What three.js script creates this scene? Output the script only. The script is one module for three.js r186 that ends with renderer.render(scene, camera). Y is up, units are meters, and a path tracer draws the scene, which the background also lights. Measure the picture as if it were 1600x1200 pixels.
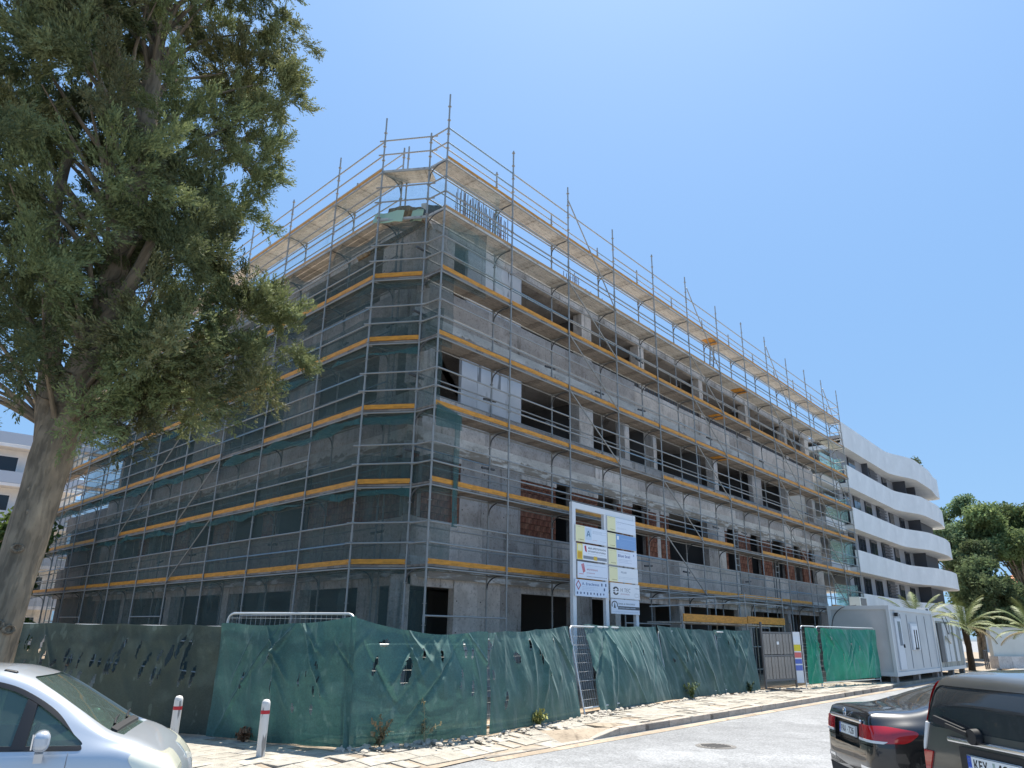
import * as THREE from 'three';
import { mergeGeometries } from 'three/addons/utils/BufferGeometryUtils.js';
import { RoundedBoxGeometry } from 'three/addons/geometries/RoundedBoxGeometry.js';
import { Brush, Evaluator, SUBTRACTION, INTERSECTION } from 'three-bvh-csg';

// ---------------------------------------------------------------- camera, sky, sun, exposure
const scene = new THREE.Scene();
const D2R = Math.PI / 180;
const camera = new THREE.PerspectiveCamera(2 * Math.atan(600 / 1140) / D2R, 4 / 3, 0.1, 2500);
{
  const p = 18.8 * D2R, r = 0.9 * D2R;
  const fwd = new THREE.Vector3(0, Math.sin(p), -Math.cos(p)), right = new THREE.Vector3(1, 0, 0), up = new THREE.Vector3().crossVectors(right, fwd);
  const R = right.clone().multiplyScalar(Math.cos(r)).addScaledVector(up, Math.sin(r));
  const U = up.clone().multiplyScalar(Math.cos(r)).addScaledVector(right, -Math.sin(r));
  camera.quaternion.setFromRotationMatrix(new THREE.Matrix4().makeBasis(R, U, fwd.clone().negate()));
  camera.position.set(0, 1.75, 0);
}
scene.add(camera);
const renderer = new THREE.WebGLRenderer({ antialias: true });
renderer.setSize(1024, 768);
renderer.toneMapping = THREE.LinearToneMapping;
renderer.toneMappingExposure = 1.95;
renderer.shadowMap.enabled = true;

const SUN_AZ = 17 * D2R, SUN_EL = 69 * D2R;
const sunDir = new THREE.Vector3(Math.sin(SUN_AZ) * Math.cos(SUN_EL), Math.sin(SUN_EL), -Math.cos(SUN_AZ) * Math.cos(SUN_EL));
const sun = new THREE.DirectionalLight(new THREE.Color(1, 0.95, 0.86), 4.9);
sun.position.copy(sunDir).multiplyScalar(120).add(new THREE.Vector3(0, 0, -25));
sun.target.position.set(0, 0, -25);
sun.castShadow = true;
sun.shadow.mapSize.set(4096, 4096);
Object.assign(sun.shadow.camera, { left: -70, right: 70, top: 70, bottom: -70, near: 1, far: 300 });
scene.add(sun, sun.target);
{
  // clear noon sky: deep blue overhead, paler to the horizon, a wide soft aureole round the sun
  const W = 1024, H = 512, data = new Float32Array(W * H * 4), mix = (a, b, t) => a + (b - a) * t;
  for (let j = 0; j < H; j++) for (let i = 0; i < W; i++) {
    const el = (j + 0.5) / H * Math.PI - Math.PI / 2, az = (i + 0.5) / W * 2 * Math.PI - Math.PI;
    const d = [Math.cos(el) * Math.cos(az), Math.sin(el), Math.cos(el) * Math.sin(az)];
    const c = Math.max(-1, Math.min(1, d[0] * sunDir.x + d[1] * sunDir.y + d[2] * sunDir.z)), ang = Math.acos(c);
    const h = Math.pow(Math.max(0, 1 - Math.max(0, d[1])), 3.2);
    const glow = Math.exp(-ang / 0.5) * 0.31 + Math.exp(-ang / 0.12) * 0.4;
    let rgb = [mix(0.073, 0.185, h), mix(0.2, 0.325, h), mix(0.435, 0.485, h)];
    rgb = rgb.map((v, k) => v + glow * [1, 0.95, 0.8][k]);
    if (d[1] < 0) rgb = [0.24, 0.24, 0.23];
    data.set([...rgb, 1], (j * W + i) * 4);
  }
  const t = new THREE.DataTexture(data, W, H, THREE.RGBAFormat, THREE.FloatType);
  t.mapping = THREE.EquirectangularReflectionMapping; t.magFilter = t.minFilter = THREE.LinearFilter; t.needsUpdate = true;
  scene.background = t; scene.environment = t;
}

// ---------------------------------------------------------------- helpers
function mulberry(a) { return () => { a = (a + 0x6d2b79f5) | 0; let t = Math.imul(a ^ (a >>> 15), 1 | a); t = (t + Math.imul(t ^ (t >>> 7), 61 | t)) ^ t; return ((t ^ (t >>> 14)) >>> 0) / 4294967296; }; }
const V = (x, y, z) => new THREE.Vector3(x, y, z);
const lerp = (a, b, t) => a + (b - a) * t, clamp = (x, a = 0, b = 1) => Math.min(b, Math.max(a, x)), smooth = (a, b, x) => { const t = clamp((x - a) / (b - a)); return t * t * (3 - 2 * t); };
function hash2(x, y, s) { let h = Math.imul(x, 374761393) ^ Math.imul(y, 668265263) ^ Math.imul(s, 2147483647 ^ 0x5bd1e995); h = Math.imul(h ^ (h >>> 13), 1274126177); return ((h ^ (h >>> 16)) >>> 0) / 4294967296; }
function vnoise(x, y, px = 0, py = 0, s = 1) {
  let ix = Math.floor(x), iy = Math.floor(y); const fx = x - ix, fy = y - iy, u = fx * fx * (3 - 2 * fx), v = fy * fy * (3 - 2 * fy);
  const m = (a, p) => (p ? ((a % p) + p) % p : a);
  const a = hash2(m(ix, px), m(iy, py), s), b = hash2(m(ix + 1, px), m(iy, py), s), c = hash2(m(ix, px), m(iy + 1, py), s), d = hash2(m(ix + 1, px), m(iy + 1, py), s);
  return lerp(lerp(a, b, u), lerp(c, d, u), v);
}
function fbm(x, y, p = 0, q = p, oct = 4, s = 1) { let sum = 0, a = 0.5, n = 0; for (let i = 0; i < oct; i++) { sum += a * vnoise(x, y, p, q, s + i); n += a; x *= 2; y *= 2; p *= 2; q *= 2; a *= 0.5; } return sum / n; }
function tex(size, fn, srgb = true, metres = 1, sizeY = size) {
  const data = new Uint8Array(size * sizeY * 4);
  for (let y = 0; y < sizeY; y++) for (let x = 0; x < size; x++) {
    const c = fn(x / size, y / sizeY), o = (y * size + x) * 4;
    for (let k = 0; k < 3; k++) data[o + k] = clamp(c[k]) * 255;
    data[o + 3] = 255;
  }
  const t = new THREE.DataTexture(data, size, sizeY);
  t.wrapS = t.wrapT = THREE.RepeatWrapping; t.magFilter = THREE.LinearFilter; t.minFilter = THREE.LinearMipmapLinearFilter; t.generateMipmaps = true;
  if (srgb) t.colorSpace = THREE.SRGBColorSpace;
  t.repeat.set(1 / metres, 1 / metres); t.needsUpdate = true;
  return t;
}
const used = new Map();
function numbered(name) { const n = used.get(name) || 0; used.set(name, n + 1); return n ? name + '_' + String(n).padStart(3, '0') : name; }
function thing(name, label, category, pos = [0, 0, 0], turn = 0, group) {
  const o = new THREE.Group(); o.name = numbered(name); o.position.set(...pos); o.rotation.y = turn;
  o.userData = { label, category }; if (group) o.userData.group = group;
  scene.add(o); return o;
}
function tagMesh(name, geo, m, label, category, group) {
  const o = new THREE.Mesh(geo, m); o.name = numbered(name); o.userData = { label, category }; if (group) o.userData.group = group;
  o.castShadow = o.receiveShadow = true; scene.add(o); return o;
}
function part(parent, name, geo, m, pos, rot) {
  const o = new THREE.Mesh(geo, m); o.name = name; o.castShadow = o.receiveShadow = true;
  if (pos) o.position.set(...pos);
  if (rot) o.rotation.set(rot[0], rot[1], rot[2], 'YXZ');
  parent.add(o); return o;
}
function structure(name, geo, m) { const o = new THREE.Mesh(geo, m); o.name = name; o.userData.kind = 'structure'; o.castShadow = o.receiveShadow = true; scene.add(o); return o; }
function std(r, g, b, rough = 0.8, extra = {}) { return new THREE.MeshStandardMaterial({ color: new THREE.Color().setRGB(r, g, b), roughness: rough, metalness: 0, ...extra }); }
function phys(r, g, b, rough, extra = {}) { return new THREE.MeshPhysicalMaterial({ color: new THREE.Color().setRGB(r, g, b), roughness: rough, ...extra }); }
// box with uv in metres
function ubox(w, h, d, ou = 0, ov = 0) {
  const g = new THREE.BoxGeometry(w, h, d), uv = g.attributes.uv, S = [[d, h], [d, h], [w, d], [w, d], [w, h], [w, h]];
  for (let i = 0; i < 24; i++) { const s = S[i >> 2]; uv.setXY(i, uv.getX(i) * s[0] + ou, uv.getY(i) * s[1] + ov); }
  return g;
}
const boxCache = new Map();
function cbox(w, h, d) { const k = [w, h, d].map((v) => v.toFixed(3)).join(); if (!boxCache.has(k)) boxCache.set(k, ubox(w, h, d)); return boxCache.get(k); }
const CYL = new THREE.CylinderGeometry(1, 1, 1, 8, 1), UPV = V(0, 1, 0);
function rod(parent, name, a, b, r, m, geo = CYL) {
  const A = a.clone().sub(parent.position), B = b.clone().sub(parent.position), d = B.clone().sub(A), L = d.length();
  const o = part(parent, name, geo, m); o.position.copy(A).addScaledVector(d, 0.5); o.scale.set(r, L, r); o.quaternion.setFromUnitVectors(UPV, d.normalize()); return o;
}
function rodGeo(a, b, r, seg = 6) { const d = b.clone().sub(a), L = d.length(), g = new THREE.CylinderGeometry(r, r, L, seg, 1); g.applyQuaternion(new THREE.Quaternion().setFromUnitVectors(UPV, d.normalize())); const c = a.clone().add(b).multiplyScalar(0.5); g.translate(c.x, c.y, c.z); return g; }
// frames: x along a facade, z outward, y up
class Frame {
  constructor(o, theta) { this.o = o; this.th = theta; this.ux = V(Math.cos(theta), 0, -Math.sin(theta)); this.uz = V(Math.sin(theta), 0, Math.cos(theta)); }
  pt(x, y, z) { return V(this.o.x, y, this.o.z).addScaledVector(this.ux, x).addScaledVector(this.uz, z); }
  put(root, name, geo, m, x, y, z, rx = 0, ry = 0, rz = 0) { const p = this.pt(x, y, z).sub(root.position); return part(root, name, geo, m, [p.x, p.y, p.z], [rx, this.th + ry, rz]); }
}
// tapered tube along points
function taper(pts, radii, seg = 10, rough = 0, seed = 1, uvm = 1) {
  const curve = new THREE.CatmullRomCurve3(pts), n = Math.max(6, pts.length * 5), pos = [], uv = [], idx = [];
  const fr = curve.computeFrenetFrames(n, false); let len = curve.getLength();
  for (let i = 0; i <= n; i++) {
    const t = i / n, c = curve.getPoint(t), k = t * (radii.length - 1), k0 = Math.min(radii.length - 2, Math.floor(k)), r0 = lerp(radii[k0], radii[k0 + 1], k - k0);
    for (let j = 0; j <= seg; j++) {
      const a = j / seg * 2 * Math.PI, r = r0 * (1 + rough * (fbm(j % seg * 0.9, t * len * 2.2, 0, 0, 3, seed) - 0.5));
      const p = c.clone().addScaledVector(fr.normals[i], Math.cos(a) * r).addScaledVector(fr.binormals[i], Math.sin(a) * r);
      pos.push(p.x, p.y, p.z); uv.push(j / seg * Math.max(0.3, r0 * 6.28) * uvm, t * len * uvm);
    }
  }
  for (let i = 0; i < n; i++) for (let j = 0; j < seg; j++) { const a = i * (seg + 1) + j, b = a + seg + 1; idx.push(a, a + 1, b, b, a + 1, b + 1); }
  const g = new THREE.BufferGeometry(); g.setAttribute('position', new THREE.Float32BufferAttribute(pos, 3)); g.setAttribute('uv', new THREE.Float32BufferAttribute(uv, 2)); g.setIndex(idx); g.computeVertexNormals(); return g;
}
function plan(points, y0, y1) { // prism from plan points [x,z]
  const s = new THREE.Shape(points.map(([x, z]) => new THREE.Vector2(x, -z))), g = new THREE.ExtrudeGeometry(s, { depth: y1 - y0, bevelEnabled: false });
  g.rotateX(-Math.PI / 2); g.translate(0, y0, 0); return g;
}
function canvasTex(w, h, draw) {
  const c = document.createElement('canvas'); c.width = w; c.height = h; const g = c.getContext('2d'); draw(g, w, h);
  const t = new THREE.CanvasTexture(c); t.colorSpace = THREE.SRGBColorSpace; return t;
}

// ---------------------------------------------------------------- materials
const concreteTone = (base, warm, seed) => tex(512, (u, v) => {
  const big = fbm(u * 5, v * 5, 5, 5, 4, seed), fine = fbm(u * 60, v * 60, 60, 60, 3, seed + 9), streak = fbm(u * 46, v * 4, 46, 4, 3, seed + 20);
  const blot = smooth(0.56, 0.74, fbm(u * 9, v * 7, 9, 7, 4, seed + 40)), drip = smooth(0.6, 0.8, streak) * smooth(0.42, 0.6, fbm(u * 6, v * 3, 6, 3, 3, seed + 60));
  const pit = smooth(0.74, 0.8, vnoise(u * 130, v * 130, 130, 130, seed + 80));
  let k = base + (big - 0.5) * 0.2 + (fine - 0.5) * 0.09 - blot * 0.07 - drip * 0.13 - pit * 0.08;
  return [k + warm, k + warm * 0.35, k - warm * 0.3];
}, true, 5);
const concA = concreteTone(0.765, 0.062, 3), concB = concreteTone(0.70, 0.055, 17);
const fineBump = tex(256, (u, v) => { const k = fbm(u * 40, v * 40, 40, 40, 4, 5); return [k, k, k]; }, false, 1);
const slabEdgeT = tex(1024, (u, v) => { // cast slab edge: pale above, cement-run stains and splashes along the foot
  const line = 0.42 + (fbm(u * 40, 1.5, 40, 0, 4, 701) - 0.5) * 0.5 + (fbm(u * 9, 2.5, 9, 0, 3, 705) - 0.5) * 0.35, st = smooth(line + 0.05, line - 0.05, v) * smooth(0.3, 0.55, fbm(u * 14, v * 5, 14, 5, 4, 709)), b = fbm(u * 10, v * 2, 10, 2, 4, 713), f = fbm(u * 150, v * 20, 150, 20, 3, 717), sm = smooth(0.6, 0.75, fbm(u * 26, v * 3, 26, 3, 4, 721));
  const k = 0.79 + (b - 0.5) * 0.2 + (f - 0.5) * 0.1 - sm * 0.08; return [lerp(k + 0.03, 0.52, st * 0.75), lerp(k + 0.015, 0.47, st * 0.75), lerp(k - 0.015, 0.41, st * 0.75)];
}, true, 1, 128);
slabEdgeT.repeat.set(1 / 7, 1 / 0.54);
const M = {
  slabEdge: std(1, 1, 1, 0.92, { map: slabEdgeT, bumpMap: fineBump, bumpScale: 0.006 }),
  conc: std(1, 1, 1, 0.9, { map: concA, bumpMap: fineBump, bumpScale: 0.004 }),
  concDark: std(0.82, 0.82, 0.83, 0.9, { map: concB, bumpMap: fineBump, bumpScale: 0.004 }),
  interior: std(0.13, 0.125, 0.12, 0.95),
  panel: std(0.96, 0.98, 1.0, 0.75, { map: tex(512, (u, v) => { const d = smooth(0.62, 0.7, fbm(u * 16, v * 2.5 + 3, 16, 0, 3, 61)) * smooth(0.35, 0.6, vnoise(u * 7, v * 3, 7, 3, 62)), k = 0.79 + (fbm(u * 6, v * 6, 6, 6, 4, 63) - 0.5) * 0.14 - d * 0.3; return [k, k, k * 1.005]; }, true, 4) }),
  steel: std(0.33, 0.325, 0.305, 0.55, { metalness: 0.25, bumpMap: fineBump, bumpScale: 0.001 }),
  steelBlue: std(0.2, 0.28, 0.34, 0.5, { metalness: 0.4 }),
  steelDark: std(0.11, 0.11, 0.11, 0.55, { metalness: 0.4 }),
  rust: std(0.15, 0.1, 0.075, 0.85),
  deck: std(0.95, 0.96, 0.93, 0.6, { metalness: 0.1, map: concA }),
  deckShaded: std(0.5, 0.46, 0.41, 0.75, { map: concB }),  // darker deck copy: weaker light under the lower lifts painted into the colour
  orange: std(0.92, 0.385, 0.04, 0.62, { map: tex(256, (u, v) => { const k = 0.84 + (fbm(u * 12, v * 40, 12, 40, 4, 9) - 0.5) * 0.3; return [k, k, k]; }, true, 1.5) }),
  timber: std(0.42, 0.26, 0.12, 0.8, { map: tex(256, (u, v) => { const k = 0.75 + (fbm(u * 30, v * 3, 30, 3, 4, 19) - 0.5) * 0.5; return [k, k, k]; }, true, 1) }),
  ply: std(0.4, 0.52, 0.36, 0.8),
  white: std(0.78, 0.78, 0.77, 0.6),
  whiteRender: std(0.86, 0.85, 0.82, 0.85, { map: tex(256, (u, v) => { const k = 0.95 + (fbm(u * 6, v * 6, 6, 6, 5, 29) - 0.5) * 0.1; return [k, k, k]; }, true, 4) }),
  black: std(0.012, 0.012, 0.013, 0.5),
  rubber: std(0.02, 0.02, 0.021, 0.85),
  glassDark: phys(0.02, 0.024, 0.03, 0.06),
  chrome: std(0.75, 0.76, 0.78, 0.12, { metalness: 1 }),
};
const BR = [[0.40, 0.155, 0.085], [0.34, 0.12, 0.065], [0.45, 0.19, 0.11]].map((c) => std(...c, 0.92, { map: tex(128, (u, v) => { const k = 0.8 + (fbm(u * 9, v * 9, 9, 9, 4, 77) - 0.5) * 0.5; return [k, k, k]; }, true, 0.7), bumpMap: fineBump, bumpScale: 0.004 }));

// ---------------------------------------------------------------- key places
const R0 = V(-2.02, 0, -18.29), L0 = V(-4.05, 0, -19.0);
const FR = new Frame(R0, 49.5 * D2R);                 // facade along the street: x runs away to the right
const FL = new Frame(L0, -44.7 * D2R);                // facade on the left: x = -s
const RI = FR.pt(0, 0, -0.73);
const chamferAngle = Math.atan2(-(RI.z - L0.z), RI.x - L0.x);
const FC = new Frame(RI, chamferAngle);               // short corner face: x from -len to 0
const CL = Math.hypot(RI.x - L0.x, RI.z - L0.z);
const LEVELS = [3.32, 5.37, 7.41, 9.41, 11.39, 13.37, 15.05];

// ---------------------------------------------------------------- ground, road, pavement, kerb
{
  const asphalt = tex(1024, (u, v) => {
    const big = fbm(u * 4, v * 4, 4, 4, 5, 101), mid = fbm(u * 24, v * 24, 24, 24, 3, 111), grit = vnoise(u * 420, v * 420, 420, 420, 121), g2 = vnoise(u * 230, v * 230, 230, 230, 131);
    const pale = smooth(0.5, 0.72, fbm(u * 7 + 3, v * 5, 7, 5, 4, 141));
    const k = 0.52 + (big - 0.5) * 0.11 + (mid - 0.5) * 0.07 + (grit - 0.5) * 0.14 + (g2 - 0.5) * 0.08 + pale * 0.05;
    return [k * 1.0, k * 1.0, k * 0.995];
  }, true, 7);
  const roadM = std(0.92, 0.93, 0.95, 0.93, { map: asphalt, bumpMap: fineBump, bumpScale: 0.006 });
  const g = new THREE.PlaneGeometry(1600, 1600, 1, 1); g.rotateX(-Math.PI / 2);
  const uv = g.attributes.uv; for (let i = 0; i < uv.count; i++) uv.setXY(i, uv.getX(i) * 1600, uv.getY(i) * 1600);
  structure('road', g, roadM).position.y = -0.14;

  const off = (s, o) => { const p = FR.pt(s, 0, -o); return [p.x, p.z]; };       // o negative = towards the street
  const K = -4.75;
  const mortarM = std(0.5, 0.455, 0.38, 0.95, { map: concA });
  // outer edge of the corner that slopes down to the road, and the line 1 m inside it
  const edge = [off(0.9, K), off(-1.2, K - 0.05), off(-3.3, K - 0.1), [-1.35, -11.25], [-2.5, -10.45], [-4.0, -9.95], [-6.2, -9.6], [-9, -9.4], [-40, -8.6]];
  const inner = [off(0.9, K + 0.9), off(-0.9, K + 0.95), off(-2.6, K + 1.05), [-2.0, -12.25], [-3.0, -11.35], [-4.3, -10.9], [-6.4, -10.55], [-9.1, -10.35], [-40, -9.55]];
  structure('pavement', plan([off(120, K + 0.15), off(0.9, K + 0.15), ...inner, [-60, -9.55], [-60, -60], off(60, 45), off(120, 10)], -0.3, -0.012), mortarM);
  {
    const pos = [], uvs = [], idx = [];
    edge.forEach((e, i) => { const q = i === 0 ? off(0.9, K + 0.15) : inner[i]; pos.push(e[0], i === 0 ? -0.10 : -0.125, e[1], q[0], -0.013, q[1]); uvs.push(e[0], e[1], q[0], q[1]); if (i) { const a = i * 2; idx.push(a - 2, a, a - 1, a - 1, a, a + 1); } });
    const gg = new THREE.BufferGeometry(); gg.setAttribute('position', new THREE.Float32BufferAttribute(pos, 3)); gg.setAttribute('uv', new THREE.Float32BufferAttribute(uvs, 2)); gg.setIndex(idx); gg.computeVertexNormals();
    const n = gg.attributes.normal; if (n.getY(2) < 0) { gg.setIndex(idx.reverse()); gg.computeVertexNormals(); }
    structure('pavement_ramp', gg, mortarM);
  }
  // kerb stones
  const kerb = new THREE.Group(); kerb.name = 'kerb'; kerb.userData.kind = 'structure'; scene.add(kerb);
  const kg = new RoundedBoxGeometry(0.985, 0.3, 0.16, 2, 0.018), kms = [std(0.7, 0.68, 0.63, 0.9, { map: concA }), std(0.66, 0.65, 0.61, 0.9, { map: concB }), std(0.75, 0.72, 0.66, 0.9, { map: concA })];
  const rnd = mulberry(5);
  for (let s = 1.4; s < 75; s += 1.0) { if (s > 20.8 && s < 36) continue; const p = FR.pt(s, 0, -K); part(kerb, 'kerb_stone', kg, kms[Math.floor(rnd() * 3)], [p.x, -0.15 + (rnd() - 0.5) * 0.006, p.z], [0, FR.th + (rnd() - 0.5) * 0.008, 0]); }
  { const p = FR.pt(0.42, 0, -K); part(kerb, 'kerb_stone', kg, kms[0], [p.x, -0.208, p.z], [0, FR.th, 0.115]); }
  for (let s = -0.58; s > -3.4; s -= 1) { const p = FR.pt(s, 0, -K + 0.07); part(kerb, 'kerb_stone', kg, kms[Math.floor(rnd() * 3)], [p.x, -0.268, p.z], [0, FR.th, 0]); }
  // pale gutter strip along the kerb
  structure('gutter', plan([off(-3.2, K - 0.42), off(-3.2, K - 0.17), off(75, K - 0.082), off(75, K - 0.36)], -0.15, -0.134), std(0.56, 0.505, 0.42, 0.95, { map: concA }));

  // paving flags, laid loosely; broken towards the fence
  const inPoly = (x, z, poly) => { let c = false; for (let i = 0, j = poly.length - 1; i < poly.length; j = i++) { const [xi, zi] = poly[i], [xj, zj] = poly[j]; if ((zi > z) !== (zj > z) && x < (xj - xi) * (z - zi) / (zj - zi) + xi) c = !c; } return c; };
  const area = [off(27, K + 0.1), off(0.9, K + 0.1), ...edge.slice(1, 8).map(([x, z]) => [x, z - 0.05]), [-11, -9.5], [-12, -14.6], [-5, -13.5], [-2.5, -12.3], [-0.3, -14.1], off(2.4, -2.95), off(13, -2.5), off(20, -2.6), off(27, -2.4)];
  const edgeDist = (x, z) => { let d = 9; for (let i = 1; i < edge.length - 1; i++) { const [ax, az] = edge[i - 1], [bx, bz] = edge[i], t = clamp(((x - ax) * (bx - ax) + (z - az) * (bz - az)) / ((bx - ax) ** 2 + (bz - az) ** 2)); d = Math.min(d, Math.hypot(x - ax - t * (bx - ax), z - az - t * (bz - az))); } return d; };
  const H = (x, z) => -0.115 * (1 - clamp(edgeDist(x, z) / 0.95));
  const paving = new THREE.Group(); paving.name = 'pavement_paving'; paving.userData.kind = 'structure'; scene.add(paving);
  const flagM = [[0.45, 0.42, 0.365], [0.41, 0.38, 0.33], [0.48, 0.45, 0.40], [0.43, 0.405, 0.36]].map((c) => std(...c, 0.92, { map: tex(256, (u, v) => { const k = 0.9 + (fbm(u * 8, v * 8, 8, 8, 5, c[0] * 1000 | 0) - 0.5) * 0.28 - smooth(0.7, 0.76, vnoise(u * 60, v * 60, 60, 60, 7)) * 0.1; return [k, k * 0.99, k * 0.97]; }, true, 0.9), bumpMap: fineBump, bumpScale: 0.006 }));
  const rr = mulberry(12), list = [];
  const flag = (w, d) => { const gg = ubox(w, 0.04, d); const p = gg.attributes.position; return gg; };
  const flags = [flag(0.505, 0.355), flag(0.5, 0.36), flag(0.245, 0.355), flag(0.507, 0.352)];
  const fth = FR.th + 0.09, fx = V(Math.cos(fth), 0, -Math.sin(fth)), fz = V(Math.sin(fth), 0, Math.cos(fth));
  for (let j = -80; j < 60; j++) for (let i = -60; i < 110; i++) {
    const a = (i + (j & 1) * 0.5) * 0.515, b = j * 0.365, x = -1 + fx.x * a + fz.x * b, z = -13 + fx.z * a + fz.z * b;
    if (!inPoly(x, z, area)) continue;
    const d = Math.hypot(x, z); if (d > 38) continue;
    list.push({ x, z, d, k: Math.floor(rr() * 4), m: Math.floor(rr() * 4), t: [rr() - 0.5, rr() - 0.5, rr() - 0.5, rr()] });
  }
  const vis = (q) => { const az = Math.atan2(q.x, -q.z); return (az > -22 * D2R ? 0 : 100) + q.d; };
  list.sort((p, q) => vis(p) - vis(q));
  const rest = [[], [], [], []];
  list.forEach((q, n) => {
    if (q.t[3] < 0.012) return;
    const y = H(q.x, q.z), dx = (H(q.x + 0.1, q.z) - H(q.x - 0.1, q.z)) / 0.2, dz = (H(q.x, q.z + 0.1) - H(q.x, q.z - 0.1)) / 0.2;
    const nrm = V(-dx + q.t[0] * 0.014, 1, -dz + q.t[1] * 0.014).normalize();
    const quat = new THREE.Quaternion().setFromUnitVectors(UPV, nrm).multiply(new THREE.Quaternion().setFromAxisAngle(UPV, fth + q.t[2] * 0.018));
    const py = y - 0.019 + q.t[0] * 0.003;
    if (n < 300) { const o = part(paving, 'paving_flag', flags[q.k], flagM[q.m], [q.x, py, q.z]); o.quaternion.copy(quat); }
    else { const gg = flags[q.k].clone(); gg.applyQuaternion(quat); gg.translate(q.x, py, q.z); rest[q.m].push(gg); }
  });
  rest.forEach((l, i) => { if (l.length) { const o = part(paving, 'paving_flags', mergeGeometries(l), flagM[i]); o.userData.kind = 'stuff'; } });

  // bare dusty site ground behind the fence
  structure('site_ground', plan([[-2.5, -12.75], off(1.9, -3.0), off(13, -2.4), off(27, -2.2), off(36, -2.2), off(36, 40), [-60, -50], [-60, -18], [-11.5, -15.3], [-5, -13.95]], -0.1, 0.03), std(0.6, 0.5, 0.38, 0.97, { map: concA }));

  // manhole cover in the road
  const mh = thing('manhole_cover', 'round cast iron manhole cover set flush in the grey road', 'manhole cover', [3.78, -0.14, -14.55], 0.4);
  part(mh, 'frame', new THREE.RingGeometry(0.3, 0.36, 40).rotateX(-Math.PI / 2), std(0.16, 0.15, 0.14, 0.7, { metalness: 0.3 }), [0, 0.005, 0]);
  part(mh, 'cover', new THREE.CylinderGeometry(0.295, 0.295, 0.012, 40), std(0.2, 0.19, 0.18, 0.65, { metalness: 0.4 }), [0, 0.002, 0]);
  for (let i = -3; i <= 3; i++) part(mh, 'rib', cbox(0.5 * Math.sqrt(1 - (i / 4) ** 2), 0.006, 0.025), std(0.11, 0.105, 0.1, 0.7, { metalness: 0.4 }), [0, 0.011, i * 0.07]);

  // loose stones, broken flags and grit at the foot of the fence
  const stones = [new THREE.IcosahedronGeometry(1, 0), new THREE.DodecahedronGeometry(1, 0)], rs = mulberry(91), bits = [];
  const path = [[-2.6, -12.35], [-0.5, -14.0], [1.6, -17.4], [2.2, -18.6], [4.7, -22.0], [6.9, -24.7], [8.5, -26.3], [10.8, -28.8], [15, -31.8]];
  for (let i = 0; i < 1500; i++) {
    const k = Math.floor(Math.pow(rs(), 1.5) * (path.length - 1)), t = rs(), [ax, az] = path[k], [bx, bz] = path[k + 1], spread = (k < 3 ? 0.55 : 0.22) * (rs() * rs() * 1.3 - 0.1);
    const nx = -(bz - az), nz = bx - ax, L = Math.hypot(nx, nz), r = 0.006 + Math.pow(rs(), 8) * 0.055;
    const gg = stones[i & 1].clone(); gg.scale(r * (0.8 + rs()), r * (0.4 + rs() * 0.5), r * (0.8 + rs())); gg.rotateY(rs() * 6); gg.rotateX(rs() * 0.6);
    gg.translate(lerp(ax, bx, t) + nx / L * spread, r * 0.3 + 0.004, lerp(az, bz, t) + nz / L * spread); bits.push(gg);
  }
  const rub = tagMesh('rubble', mergeGeometries(bits.map((b) => b.index ? b.toNonIndexed() : b)), std(0.42, 0.375, 0.31, 0.95), 'scattered pale stones and broken paving along the foot of the green fence', 'rubble'); rub.userData.kind = 'stuff';
}

// ---------------------------------------------------------------- scaffolding
const stdGeo = new Map();
function standardGeo(h) { // upright tube with rosettes every half metre, base plate below
  const k = h.toFixed(2);
  if (!stdGeo.has(k)) {
    const g = [new THREE.CylinderGeometry(0.026, 0.026, h, 8, 1).translate(0, h / 2, 0), new THREE.CylinderGeometry(0.07, 0.07, 0.012, 8).translate(0, 0.01, 0)];
    for (let y = 0.35; y < h - 0.05; y += 0.5) g.push(new THREE.CylinderGeometry(0.055, 0.055, 0.012, 8).translate(0, y, 0));
    for (let y = 2; y < h; y += 2) g.push(new THREE.CylinderGeometry(0.033, 0.033, 0.18, 8).translate(0, y, 0));
    stdGeo.set(k, mergeGeometries(g));
  }
  return stdGeo.get(k);
}
const LEDGER = mergeGeometries([new THREE.CylinderGeometry(1, 1, 1, 8, 1)]);
function plankGeo(L) { return ubox(L, 0.055, 0.215); }
const bracketGeo = (() => { // triangular bracket below a deck, bent tube
  const c = new THREE.CatmullRomCurve3([V(0, -0.42, 0), V(0, -0.2, 0.06), V(0, -0.05, 0.3), V(0, -0.03, 0.66)]); return new THREE.TubeGeometry(c, 10, 0.02, 6);
})();
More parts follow.
